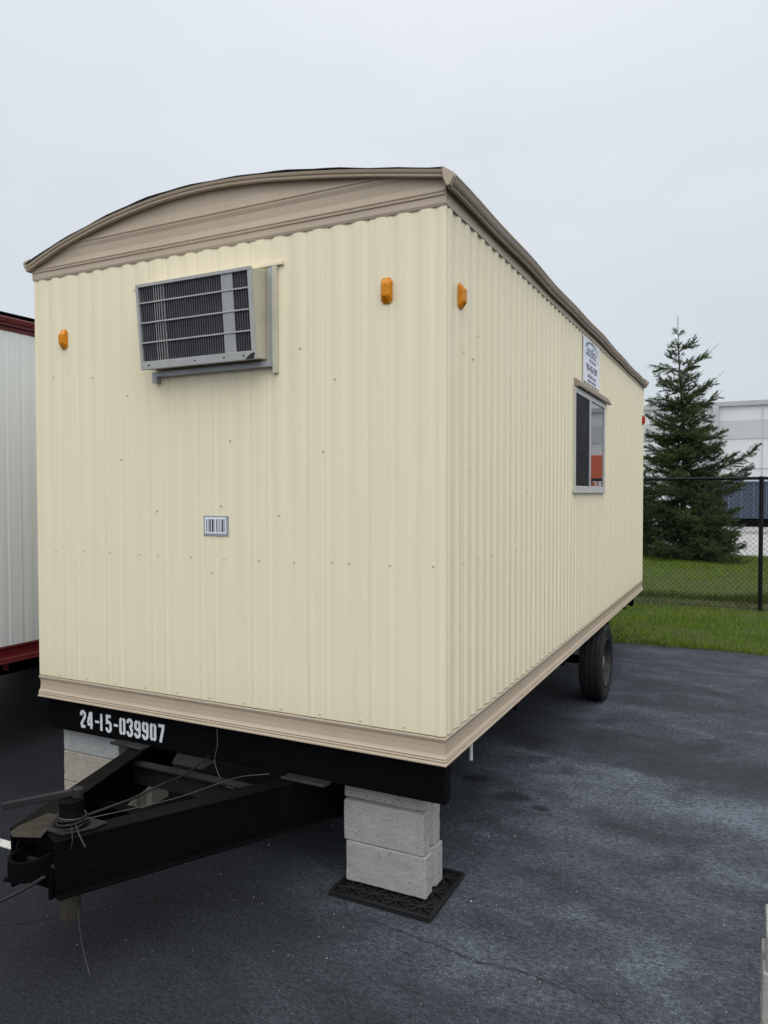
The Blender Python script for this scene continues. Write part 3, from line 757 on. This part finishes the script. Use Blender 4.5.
m = MB(); m.prism([(-.001, 2.552), (.020, 2.544), (.040, 2.546), (.041, 2.558), (.030, 2.562), (.031, 2.576), (.018, 2.580), (.019, 2.594), (.008, 2.598), (-.001, 2.612)], 1, 2.44, 3.74); m.build('window_awning', M['brown'], tr, .0012)

# --- sign on the side wall
sy0, sy1, sz0, sz1 = 2.735, 3.375, 2.625, 2.962
m = MB(); m.box(.0003, .0033, sy0, sy1, sz0, sz1); sg = m.build('company_sign', M['signwhite'], tr, .001)
def text_part(name, body, size, c, mat, parent, shear=0, xs=1, bold=0):
    cu = D.curves.new(name, 'FONT'); cu.body = body; cu.size = size; cu.align_x = 'CENTER'; cu.align_y = 'CENTER'; cu.shear = shear; cu.extrude = .0004; cu.offset = bold
    ob = D.objects.new('tmp', cu); COL.objects.link(ob)
    dg = bpy.context.evaluated_depsgraph_get(); me = D.meshes.new_from_object(ob.evaluated_get(dg))
    COL.objects.unlink(ob); D.objects.remove(ob)
    mt = Matrix.Translation(c) @ Matrix(((0, 0, 1, 0), (xs, 0, 0, 0), (0, 1, 0, 0), (0, 0, 0, 1)))
    me.transform(mt); me.materials.clear(); me.materials.append(mat)
    o = D.objects.new(name, me); COL.objects.link(o); o.parent = parent
    return o
text_part('logo_text', 'Satellite', .125, (.0040, 3.03, 2.872), M['signink'], sg, .35, 1.0, .001)
text_part('sign_text', 'SHELTERS, INC.', .034, (.0040, 3.09, 2.806), M['signgrey'], sg, 0, 1.2, .001)
text_part('sign_text', '800-453-1299', .068, (.0040, 3.055, 2.745), M['signink'], sg, 0, 1.12, .003)
text_part('sign_text', 'satelliteco.com', .044, (.0040, 3.055, 2.688), M['signgrey'], sg, 0, 1.25, .0015)
text_part('sign_text', 'MOBILE OFFICES', .026, (.0040, 3.055, 2.646), M['signink'], sg, 0, 1.7, .001)
m = MB(); arcp = []
for i in range(33):
    a = R(215 - 265 * i / 32); arcp.append((3.06 + .265 * math.cos(a), 2.868 + .075 * math.sin(a), .003 + .006 * math.sin(PI * i / 32)))
vs = []
for y, z, w in arcp: vs += [(.0038, y, z - w), (.0038, y, z + w)]
m.add(vs, [(2 * i, 2 * i + 1, 2 * i + 3, 2 * i + 2) for i in range(32)]); m.build('logo_swoosh', M['signink'], sg, clean=False)

# ================================================== neighbour trailer
wt = thing('office_trailer', 'white ribbed trailer with dark red trim parked left of the cream trailer', 'trailer', (-3.38, -1.25, 0))
trailer(wt, M['white'], M['maroon'], False)
wt.scale = (1, 1, .973)   # a slightly lower roof than its neighbour
screws([(.45 + .416 * k, z) for k in range(9) for z in (1.6, 2.55)], wt, 0)
m = MB(); m.tube([(-3.46, .55, .66), (-3.46, .55, .60)], .02, 8); m.build('drain_pipe', M['maroon'], wt)

# ================================================== concrete blocks
def block_mesh(w, d, h, groove=True):
    m = MB(); g = .016
    if groove:
        poly = [(0, 0), (w, 0), (w, d * .36), (w - g, d * .42), (w - g, d * .58), (w, d * .64), (w, d), (0, d), (0, d * .64), (g, d * .58), (g, d * .42), (0, d * .36)]
    else:
        poly = [(0, 0), (w, 0), (w, d), (0, d)]
    m.prism(poly, 2, 0, h)
    return m
def blocks(loc, w, d, h, mat, label, groove=True, seed=0, group='concrete blocks under the trailers'):
    o = block_mesh(w, d, h, groove).build('concrete_block', mat, None, .006, origin=(0, 0, 0), segs=2)
    o.location = loc; tag(o, label, 'block', group)
    # chipped corners and slightly uneven faces
    md = o.modifiers.new('sub', 'SUBSURF'); md.subdivision_type = 'SIMPLE'; md.levels = 4; md.render_levels = 4
    tx = D.textures.get('chip') or D.textures.new('chip', 'CLOUDS'); tx.noise_scale = .05; tx.noise_depth = 3
    dm = o.modifiers.new('rough', 'DISPLACE'); dm.texture = tx; dm.strength = .006; dm.mid_level = .5; dm.texture_coords = 'GLOBAL'
    return o
# stack under the near corner
blocks((-.530, .100, .022), .400, .195, .184, M['concA'], 'grey concrete block at the bottom of the near corner stack, on the black plastic pad')
blocks((-.541, .100, .2075), .400, .190, .186, M['concA'], 'middle grey concrete block in the near corner stack above the plastic pad')
blocks((-.553, .128, .3945), .400, .19, .092, M['concA'], 'thin grey concrete block topping the near corner stack, tucked under the black beam', False)
# stack under the far front corner, behind the tongue
blocks((-2.370, .100, .0), .420, .39, .166, M['concB'], 'tan concrete block at the bottom of the stack behind the jack')
blocks((-2.370, .100, .1675), .420, .39, .171, M['concB'], 'tan stained concrete block in the middle of the stack behind the tongue rail')
blocks((-2.372, .104, .340), .424, .38, .1465, M['concC'], 'cleaner pale grey concrete block topping the left stack just below the stencilled number', False)
# spare stack at the right edge of the picture
sp = 'concrete blocks under the trailers'
blocks((1.166, -.365, .0), .40, .20, .175, M['concA'], 'lowest pale concrete block of the stack cut off by the right edge', True)
blocks((1.167, -.365, .177), .40, .20, .177, M['concA'], 'second pale concrete block up in the stack at the right edge', True)
blocks((1.178, -.360, .356), .40, .20, .110, M['concA'], 'thin pale concrete block topping the stack at the right edge', False)

# ribbed plastic pad
pad = MB(); px0, px1, py0, py1 = -.552, -.060, -.020, .40
pad.box(px0, px1, py0, py1, 0, .010)
for a in ((px0, px1, py0, py0 + .014), (px0, px1, py1 - .014, py1), (px0, px0 + .014, py0 + .014, py1 - .014), (px1 - .014, px1, py0 + .014, py1 - .014)): pad.box(a[0], a[1], a[2], a[3], .0102, .022)
cxp, cyp = (px0 + px1) / 2, (py0 + py1) / 2
for gx in (px0 + .075, px0 + .19, px0 + .305, px0 + .42):
    for gy in (py0 + .075, cyp, py1 - .075):
        for k in range(8):
            a = PI * k / 4 + .2
            p = Vector((gx, gy, .0155)); q = p + Vector((math.cos(a) * .062, math.sin(a) * .058, 0))
            q.x = max(px0 + .016, min(px1 - .016, q.x)); q.y = max(py0 + .016, min(py1 - .016, q.y))
            if (q - p).length > .02: pad.beam(p, q, .006, .010 + .0004 * k)
pd = pad.build('support_pad', M['plastic'], None, .0015, origin=(cxp, cyp, 0))
tag(pd, 'black ribbed plastic pad on the asphalt under the near corner blocks', 'pad')

# ================================================== ground
def sheet(name, x0, x1, y0, y1, z, mat, nx=1, ny=1, kind='structure'):
    m = MB(); vs = [(x0 + (x1 - x0) * i / nx, y0 + (y1 - y0) * j / ny, z) for i in range(nx + 1) for j in range(ny + 1)]
    m.add(vs, [(i * (ny + 1) + j, (i + 1) * (ny + 1) + j, (i + 1) * (ny + 1) + j + 1, i * (ny + 1) + j + 1) for i in range(nx) for j in range(ny)])
    o = m.build(name, mat); o['kind'] = kind; return o
sheet('ground', -400, 400, -300, 900, -.012, M['lot'])
sheet('asphalt_lot', -60, 60, -60, 6.35, 0, M['asphalt'])
GY0, GY1 = 6.04, 19.9
def edge(x): return GY0 + .025 * math.sin(x * 3.1) + .02 * math.sin(x * 7.7 + 1) + .012 * math.sin(x * 19) + .26 - .045 * (x - 1) * 0
m = MB(); nx = 240; vs = []
ys = [0, .05, .14, 3.1, 4.2, 5.2, 13.6]
for i in range(nx + 1):
    x = -30 + 60 * i / nx
    for k, yy in enumerate(ys):
        y = edge(x) + yy if k < 3 else GY0 + yy
        vs.append((x, y, (-.005, .022, .035, .035, .045, .05, .03)[k]))
n = len(ys)
m.add(vs, [(i * n + j, (i + 1) * n + j, (i + 1) * n + j + 1, i * n + j + 1) for i in range(nx) for j in range(n - 1)], True)
lawn = m.build('lawn', M['soil']); lawn['kind'] = 'structure'

def blades(name, regions, mat, label, seed):
    random.seed(seed); m = MB(); vs = []; fs = []
    for (x0, x1, y0, y1, n, h0, h1, wid) in regions:
        for _ in range(n):
            x = random.uniform(x0, x1); y = random.uniform(y0, y1)
            if y < edge(x) - .01: y = edge(x) + random.random() * .05 - .012
            c = mnoise.noise((x * 1.3, y * 1.3, 3.1)) * .5 + .5
            h = random.uniform(h0, h1) * (.6 + .7 * c); a = random.uniform(0, 2 * PI); lean = random.uniform(.1, .9) * h
            w = wid * random.uniform(.7, 1.3); o = len(vs); ca, sa = math.cos(a), math.sin(a); b = random.uniform(0, 2 * PI)
            z = .015
            vs += [(x - ca * w, y - sa * w, z), (x + ca * w, y + sa * w, z), (x + math.cos(b) * lean, y + math.sin(b) * lean, z + h)]
            fs.append((o, o + 1, o + 2))
    me = D.meshes.new(name); me.from_pydata(vs, [], fs); me.update(); me.materials.append(mat)
    o = D.objects.new(name, me); COL.objects.link(o); tag(o, label, 'grass', None, 'stuff'); return o
blades('grass', [(-3.2, 4.5, 6.25, 9.35, 60000, .035, .085, .0042), (-9, -3.2, 6.25, 9.4, 9000, .03, .07, .006), (4.5, 9, 6.25, 9.4, 9000, .03, .07, .006),
                 (-4, 4.5, 10.4, 19.9, 60000, .04, .095, .007), (-12, -4, 10.2, 19.9, 12000, .04, .09, .012), (4.5, 12, 10.2, 19.9, 12000, .04, .09, .012)], M['grass'], 'short green mown lawn grass on both sides of the chain link fence', 11)
blades('grass', [(-4, 4.5, 9.1, 10.5, 6000, .04, .12, .005)], M['drygrass'], 'dry straw coloured grass clippings along the foot of the fence', 12)
blades('grass', [(-4, 4.5, 9.3, 10.3, 5000, .05, .11, .005), (-4, 4.5, 10.15, 10.6, 7500, .10, .19, .006), (-9, -4, 9.3, 10.6, 2500, .05, .15, .008), (4.5, 9, 9.3, 10.6, 2500, .05, .15, .008)], M['longgrass'], 'long dark untrimmed grass growing just beyond the fence', 13)

# painted line, crack, grit
m = MB(); m.hexa([(-4.6, -.435, .0), (-2.16, -.358, .0), (-2.16, -.303, .0), (-4.6, -.375, .0)], [(-4.6, -.435, .004), (-2.16, -.358, .004), (-2.16, -.303, .004), (-4.6, -.375, .004)])
o = m.build('painted_line', M['paintline']); o['kind'] = 'structure'
def crack(path, w, seed):
    random.seed(seed); vs = []
    pts = smooth_path([(x, y, 0) for x, y in path], 9)
    pts = [p + Vector((random.uniform(-.009, .009), random.uniform(-.009, .009), 0)) for p in pts]
    for i, p in enumerate(pts):
        t = (pts[min(i + 1, len(pts) - 1)] - pts[max(i - 1, 0)]).normalized(); n = Vector((-t.y, t.x, 0))
        k = w * random.uniform(.25, 1.0) * min(1, 4 * i / len(pts) + .1, 4 * (len(pts) - 1 - i) / len(pts) + .1)
        vs += [p + n * k + Vector((0, 0, .004)), p - n * k + Vector((0, 0, .004))]
    m = MB(); m.add(vs, [(2 * i, 2 * i + 1, 2 * i + 3, 2 * i + 2) for i in range(len(pts) - 1)])
    o = m.build('asphalt_crack', M['wire'], clean=False); o['kind'] = 'structure'
crack([(-.52, -.02), (-.30, -.10), (.0, -.14), (.171, -.173), (.36, -.16), (.515, -.175), (.66, -.20), (.773, -.259), (.9, -.36)], .0028, 1)
crack([(.15, -.17), (.32, -.10), (.48, .0)], .0014, 2)
crack([(-1.9, -.98), (-1.665, -.82), (-1.483, -.673), (-1.331, -.488), (-1.1, -.36), (-.8, -.3)], .0025, 3)
random.seed(5); m = MB()
for _ in range(190):
    x = random.triangular(-1.7, 1.4, -.5); y = random.triangular(-1.1, 2.4, -.3); r = random.uniform(.0012, .0036) * (1 if random.random() < .9 else 1.6)
    a = random.uniform(0, PI); p = [Vector((x + r * math.cos(a + k * 2.1) * random.uniform(.6, 1.2), y + r * math.sin(a + k * 2.1) * random.uniform(.6, 1.2), .0005)) for k in range(3)]
    top = Vector((x, y, .001 + r * .9)); m.add(p + [top], [(0, 1, 3), (1, 2, 3), (2, 0, 3)])
g = m.build('grit', M['concC']); tag(g, 'pale grit and paint flakes scattered on the dark asphalt', 'grit', None, 'stuff')

# ================================================== chain-link fence
FY, FH = 9.40, 2.0
fn = thing('chain_link_fence', 'black vinyl chain link fence on the grass between the lot and the spruces', 'fence', (0, FY, 0))
postx = [1.25 + 3.05 * k for k in range(-6, 6)]
for x in postx:
    m = MB(); m.tube([(x, FY, 0), (x, FY, FH + .012), (x, FY, FH + .03)], [.031, .031, .018], 14); m.tube([(x, FY, FH - .03), (x, FY, FH + .026)], .036, 14)
    m.build('post', M['fence'], fn)
m = MB(); m.tube([(postx[0], FY, FH), (postx[-1], FY, FH)], .023, 12, smooth=True); m.build('top_rail', M['fence'], fn)
m = MB(); m.tube([(postx[0], FY + .045, .06), (postx[-1], FY + .045, .06)], .0025, 5); m.build('tension_wire', M['fence'], fn)
m = MB(); st = .0762; z0, z1 = .03, FH + .035; H = z1 - z0
x = postx[0] - H
while x < postx[-1]:
    for sgn, dy in ((1, .0440), (-1, .0475)):
        xa, xb = (x, x + H) if sgn > 0 else (x + H, x)
        za, zb = z0, z1
        # clip to the fence ends
        def clip(xx): return max(postx[0], min(postx[-1], xx))
        ca, cb = clip(xa), clip(xb)
        if abs(ca - cb) > .02:
            f = (ca - xa) / (xb - xa); g2 = (cb - xa) / (xb - xa)
            m.tube([(ca, FY + dy, za + (zb - za) * f), (cb, FY + dy, za + (zb - za) * g2)], .0021, 3, caps=False, smooth=False)
    x += st
m.build('mesh', M['fence'], fn, clean=False)
# ================================================== spruces
def spruce(name, base, H, seed, radius, mat, label, arms=(), dens=1.0, lean=(0, 0)):
    random.seed(seed)
    bx, by, bz = base
    root = thing(name, label, 'tree', base, 'spruce trees behind the fence')
    def axis(h):
        u = h / H
        return Vector((bx + lean[0] * u ** 2 + .03 * math.sin(h * 1.3 + seed), by + lean[1] * u + .03 * math.cos(h * 1.1), bz + h))
    m = MB(); k = 26
    m.tube([axis(H * i / k) for i in range(k + 1)], [max(.006, .105 * (1 - i / k) ** 1.1 * H / 6.5) for i in range(k + 1)], 8)
    m.build('trunk', M['bark'], root)
    limbs = MB(); V = []; F = []
    def needles(p, q, n, ln, wd):
        t = (q - p); T = t.normalized()
        a = T.cross(Vector((.3, .2, 1))).normalized(); b = T.cross(a)
        for i in range(n):
            u = (i + random.random()) / n
            c = p + t * u; th = random.uniform(0, 2 * PI)
            d = (a * math.cos(th) + b * math.sin(th) + T * random.uniform(.35, .9)).normalized()
            l = ln * random.uniform(.7, 1.25) * (1 - .35 * u); s = d.cross(Vector((random.uniform(-1, 1), random.uniform(-1, 1), random.uniform(-1, 1))))
            s = s.normalized() * wd
            o = len(V); V.extend([c - s, c + s, c + d * l]); F.append((o, o + 1, o + 2))
    def branch(h, az, ln, elev, up, bare=0.0, twl=1.0):
        p0 = axis(h); hd = Vector((math.cos(az), math.sin(az), 0)); pts = []
        n = 7
        for i in range(n + 1):
            u = i / n; sag = -.10 * ln * math.sin(u * PI * .7) * (1 if elev < R(25) else .2)
            pts.append(p0 + hd * (ln * u * math.cos(elev)) + Vector((0, 0, ln * u * math.sin(elev) + up * ln * u * u + sag)) + Vector((random.uniform(-.012, .012), random.uniform(-.012, .012), random.uniform(-.012, .012))) * (i > 0))
        limbs.tube(pts, [max(.003, .011 * ln * (1 - .85 * i / n)) for i in range(n + 1)], 5, smooth=True)
        def at(u):
            x = min(u * n, n - 1e-6); i = int(x); return pts[i].lerp(pts[i + 1], x - i)
        step = .075 / dens; s = .10
        while s < ln:
            u = s / ln
            c = at(u); t = (at(min(1, u + .05)) - at(max(0, u - .05))).normalized()
            sd = t.cross(Vector((0, 0, 1))).normalized()
            if u < 1 - bare:
                room = min(ln * (1 - u) * .9 + .06, .42) * (.5 + .5 * min(1, u * 3 + .2)) * twl
                for sg in (-1, 1):
                    l = room * random.uniform(.6, 1.1)
                    d = (t * random.uniform(.5, .9) + sd * sg * random.uniform(.6, 1) + Vector((0, 0, random.uniform(-.45, .5)))).normalized()
                    q = c + d * l
                    needles(c, q, max(4, int(l / .0085)), .060, .0078)
                    if l > .16:
                        for w in (.35, .62, .82):
                            if random.random() < .95:
                                c2 = c.lerp(q, w); d2 = (d + sd * random.uniform(-.9, .9) + t * .4 + Vector((0, 0, random.uniform(-.5, .35)))).normalized(); l2 = l * (1 - w * .6) * .55
                                needles(c2, c2 + d2 * l2, max(3, int(l2 / .0095)), .056, .0075)
                for _k in range(2):
                    d = (t * random.uniform(.3, 1) + sd * random.uniform(-.5, .5) + Vector((0, 0, random.uniform(-.7, 1.1)))).normalized(); l = min(.22, room) * random.uniform(.5, 1)
                    needles(c, c + d * l, max(3, int(l / .010)), .056, .0075)
            s += step * random.uniform(.75, 1.25)
        for i in range(n):
            needles(pts[i], pts[i + 1], max(2, int(ln / n / .012)), .045 if i / n < 1 - bare else .026, .0055)
    h = .14
    while h < H * .955:
        u = h / H
        nb = 7 if u < .5 else (6 if u < .62 else 4)
        az0 = random.uniform(0, 2 * PI)
        for k in range(nb):
            az = az0 + 2 * PI * k / nb + random.uniform(-.35, .35)
            ln = radius(u) * random.choice((.45, .7, .85, 1.0, 1.0, 1.22))
            el = R(-4 + 24 * u + (18 * max(0, u - .55) / .45)) + R(random.uniform(-13, 13))
            branch(h + random.uniform(-.11, .11), az, max(.12, ln), el, .10 + .16 * u, .25 if u > .62 and random.random() < .25 else 0, 1.0 if u < .7 else .8)
        h += (.185 if u < .5 else .22 if u < .66 else .25) * random.uniform(.85, 1.15)
    for (h, az, ln, el, up, bare) in arms: branch(h, R(az), ln, R(el), up, bare)
    # short inner shoots that close the crown round the trunk
    for _ in range(int(900 * H / 6.5 * dens)):
        hh = H * random.random() ** 1.25 * .66; r = radius(hh / H) * random.uniform(.03, .6); a = random.uniform(0, 2 * PI)
        p = axis(hh) + Vector((math.cos(a) * r, math.sin(a) * r, random.uniform(-.05, .05)))
        d = Vector((math.cos(a) + random.uniform(-.6, .6), math.sin(a) + random.uniform(-.6, .6), random.uniform(-.3, .8))).normalized() * random.uniform(.10, .24)
        needles(p, p + d, int(d.length / .0085), .06, .0085)
    # leader
    needles(axis(H * .93), axis(H), int(H * .07 / .012), .04, .005)
    needles(axis(H * .7), axis(H * .93), int(H * .23 / .006), .05, .006)
    limbs.build('limbs', M['bark'], root, clean=False)
    me = D.meshes.new('crown'); base_v = Vector(base)
    me.from_pydata([tuple(v - base_v) for v in V], [], F); print(name, len(F)); me.update(); me.materials.append(mat)
    c = D.objects.new('crown', me); COL.objects.link(c); c.parent = root
    return root

def rad1(u):
    pts = [(0, 1.55), (.12, 1.55), (.25, 1.42), (.36, 1.15), (.46, .90), (.55, .84), (.65, .72), (.75, .55), (.83, .40), (.90, .27), (.96, .11), (1, .04)]
    for (a, ra), (b, rb) in zip(pts, pts[1:]):
        if a <= u <= b: return ra + (rb - ra) * (u - a) / (b - a)
    return .05
spruce('spruce_tree', (-.50, 18.6, .03), 6.48, 4, rad1, M['needle'], 'tall dark green spruce with a thin leader standing beyond the fence',
       arms=((2.15, -8, 1.95, 20, .16, .0), (1.95, 6, 1.75, 14, .14, 0), (1.75, -20, 1.6, 5, .12, 0), (4.95, -10, 1.15, 30, .12, .35), (4.2, -5, 1.15, 26, .2, .35), (4.0, 10, 1.1, 18, .2, .3), (5.55, 0, .62, 25, .1, .4), (5.1, 185, .85, 12, -.05, .4), (4.1, 180, .95, 12, .1, .1)), lean=(-.2, 0))
def rad2(u): return 1.15 * (1 - u) ** .8 + .1
spruce('spruce_tree', (-2.10, 20.2, .03), 3.15, 9, rad2, M['needle2'], 'shorter spruce half hidden behind the cream trailer, left of the tall one', dens=.9)
def rad3(u): return 1.0 * (1 - u) ** .7 + .1
spruce('spruce_tree', (.10, 17.8, .03), 2.05, 15, rad3, M['needle'], 'low bushy young spruce in front of the tall one beyond the fence', dens=1.0)

# ================================================== background yard
bw = thing('warehouse', 'long white flat-roofed warehouse with a grey band far behind the fence', 'building', (0, 60, 0))
m = MB(); m.box(-70, 90, 60, 95, 0, 8.35); m.build('wall', M['panelwhite'], bw)
m = MB(); m.box(-70, 90, 59.94, 59.995, 5.85, 7.25); m.build('grey_band', M['panelgrey'], bw)
m = MB(); m.box(-70.1, 90.1, 59.75, 95.1, 8.36, 8.70); m.build('roof_cap', M['panelcap'], bw)
for x in (-31.4, -16.4, -1.42, 13.6, 28.6):
    m = MB(); m.box(x - .22, x + .22, 59.55, 59.93, 0, 8.35); m.build('downpipe', M['downpipe'], bw, .05)
for i in range(26):
    x = -40.1 + 4.0 * i + 1.9
    m = MB(); m.box(x - .02, x + .02, 59.915, 59.938, 0, 8.34); m.build('panel_joint', M['downpipe'], bw)
for z in (3.55, 1.6):
    m = MB(); m.box(-70, 90, 59.955, 59.99, z, z + .05); m.build('panel_joint', M['downpipe'], bw)

cn = thing('steel_container', 'blue ribbed steel container on dark skids in front of the white warehouse', 'container', (1.6, 40, 0))
m = MB(); m.box(-1.2, 4.2, 40, 42.4, .42, 2.30); m.build('body', M['bluesteel'], cn)
for i in range(10):
    x = -1.15 + i * .585; m = MB(); m.box(x, x + .06, 39.92, 39.997, .44, 2.28); m.build('rib', M['bluelight'], cn)
m = MB(); m.box(-1.25, 4.25, 39.90, 39.997, 2.281, 2.36); m.build('top_rail', M['bluelight'], cn)
for y in (40.1, 42.0):
    m = MB(); m.box(-1.2, 4.2, y, y + .2, -.01, .415); m.build('skid', M['black'], cn)
m = MB(); m.box(-10, 30, 33, 33.25, -.01, .12); kb = m.build('kerb', M['lot'], None, .02); kb['kind'] = 'structure'
m = MB(); m.hexa([(.83, 20.6, -.012), (1.35, 20.05, -.012), (1.48, 20.05, -.012), (.96, 20.65, -.012)], [(.83, 20.6, -.006), (1.35, 20.05, -.006), (1.48, 20.05, -.006), (.96, 20.65, -.006)])
o = m.build('painted_line', M['paintline']); o['kind'] = 'structure'

# orange trailer body across the yard, which the window pane reflects
ot = thing('truck_trailer', 'orange truck trailer with white markings, seen mirrored in the window pane', 'truck trailer', (7.2, 34, 0))
m = MB(); m.box(4.6, 10.5, 33, 35.4, 1.15, 3.55); m.build('body', M['orange'], ot, .04)
for i in range(7):
    m = MB(); x = 4.95 + i * .78; m.tube([(x + .26 * math.cos(a), 32.985, 2.15 + .22 * math.sin(a)) for a in [R(40 + 280 * k / 10) for k in range(11)]], .055, 5)
    m.box(x + .28, x + .40, 32.95, 32.99, 1.93, 2.38)
    m.build('marking', M['signwhite'], ot)
m = MB(); m.box(4.7, 10.4, 33.6, 34.8, .95, 1.145); m.build('frame', M['black'], ot)
for x in (5.5, 6.5, 9.4):
    m = MB(); m.lathe([(.25, -.12), (.48, -.14), (.5, -.1), (.5, .1), (.48, .14), (.25, .12)], (x, 33.3, .5), 1, 24); m.tube([(x, 33.22, .5), (x, 33.40, .5)], .26, 20); m.build('wheel', M['rubber'], ot)
    m = MB(); m.lathe([(.25, -.12), (.48, -.14), (.5, -.1), (.5, .1), (.48, .14), (.25, .12)], (x, 35.1, .5), 1, 24); m.tube([(x, 35.0, .5), (x, 35.18, .5)], .26, 20); m.build('wheel', M['rubber'], ot)

# ================================================== light: overcast sky and a very soft sun behind the camera's right shoulder
EL, AZ = R(52), R(150)          # azimuth from +Y clockwise
sdir = Vector((math.sin(AZ) * math.cos(EL), math.cos(AZ) * math.cos(EL), math.sin(EL)))
w = D.worlds.new('World'); scene.world = w; w.use_nodes = True
nt = w.node_tree; nt.nodes.clear()
out = nt.nodes.new('ShaderNodeOutputWorld'); bg = nt.nodes.new('ShaderNodeBackground'); nt.links.new(bg.outputs[0], out.inputs[0])
tc = nt.nodes.new('ShaderNodeTexCoord'); sep = nt.nodes.new('ShaderNodeSeparateXYZ'); nt.links.new(tc.outputs['Generated'], sep.inputs[0])
sky = nt.nodes.new('ShaderNodeTexSky'); sky.sky_type = 'NISHITA'; sky.sun_disc = False; sky.sun_elevation = EL; sky.sun_rotation = AZ
sky.dust_density = 4; sky.air_density = 1.5
zc = math_(nt, 'MAXIMUM', sep.outputs[2], 0.0)
cloud = ramp(nt, zc, [(0.0, (.585, .64, .69)), (.17, (.615, .67, .725)), (.38, (.71, .75, .80)), (.55, (.76, .795, .84)), (.75, (.95, .97, 1.0)), (1.0, (1.0, 1.0, 1.0))])
# thin veils in the cloud deck
mp = nd(nt, 'ShaderNodeMapping'); mp.inputs['Scale'].default_value = (1.2, 1.2, 3.0); nt.links.new(tc.outputs['Generated'], mp.inputs['Vector'])
nz = noise(nt, mp.outputs[0], 1.6, 5, .55, .4)
veil = ramp(nt, nz, [(.3, (.93, .94, .955)), (.7, (1.045, 1.04, 1.035))])
cloud = mix(nt, 1.0, cloud, veil, 'MULTIPLY')
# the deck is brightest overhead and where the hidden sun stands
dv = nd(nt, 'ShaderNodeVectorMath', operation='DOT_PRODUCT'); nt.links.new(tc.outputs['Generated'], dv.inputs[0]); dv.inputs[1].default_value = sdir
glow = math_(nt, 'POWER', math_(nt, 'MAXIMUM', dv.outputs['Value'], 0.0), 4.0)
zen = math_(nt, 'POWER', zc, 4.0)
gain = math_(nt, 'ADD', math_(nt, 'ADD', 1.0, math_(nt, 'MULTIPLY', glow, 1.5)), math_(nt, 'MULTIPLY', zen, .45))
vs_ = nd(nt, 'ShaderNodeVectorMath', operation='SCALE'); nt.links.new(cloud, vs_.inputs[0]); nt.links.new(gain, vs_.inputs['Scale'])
sk = nd(nt, 'ShaderNodeVectorMath', operation='SCALE'); nt.links.new(sky.outputs[0], sk.inputs[0]); sk.inputs['Scale'].default_value = .06
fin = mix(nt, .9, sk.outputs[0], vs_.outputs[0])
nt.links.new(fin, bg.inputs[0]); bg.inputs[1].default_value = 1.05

sl = D.lights.new('sun', 'SUN'); sl.energy = .7; sl.angle = R(70); sl.color = (1, .96, .90)
so = D.objects.new('sun', sl); COL.objects.link(so); so.rotation_euler = (-sdir).to_track_quat('-Z', 'Y').to_euler()

# ================================================== camera
cam = D.cameras.new('camera'); co = D.objects.new('camera', cam); COL.objects.link(co)
cam.sensor_fit = 'VERTICAL'; cam.sensor_height = 36; cam.lens = 741.252 / 1024 * 36; cam.clip_end = 2000; cam.clip_start = .05
yaw, pitch, roll = -.4605, -.0263, -.0017
f = Vector((math.sin(yaw) * math.cos(pitch), math.cos(yaw) * math.cos(pitch), math.sin(pitch)))
r0 = Vector((math.cos(yaw), -math.sin(yaw), 0)); u0 = r0.cross(f)
rr = r0 * math.cos(roll) + u0 * math.sin(roll); uu = -r0 * math.sin(roll) + u0 * math.cos(roll)
co.matrix_world = Matrix(((rr.x, uu.x, -f.x, 1.1243), (rr.y, uu.y, -f.y, -2.8342), (rr.z, uu.z, -f.z, 1.8), (0, 0, 0, 1)))
scene.camera = co

scene.render.engine = 'CYCLES'
scene.view_settings.view_transform = 'Standard'; scene.view_settings.look = 'None'
scene.view_settings.exposure = .1; scene.view_settings.gamma = 1
scene.cycles.use_denoising = True
scene.cycles.max_bounces = 6; scene.cycles.diffuse_bounces = 3; scene.cycles.glossy_bounces = 3
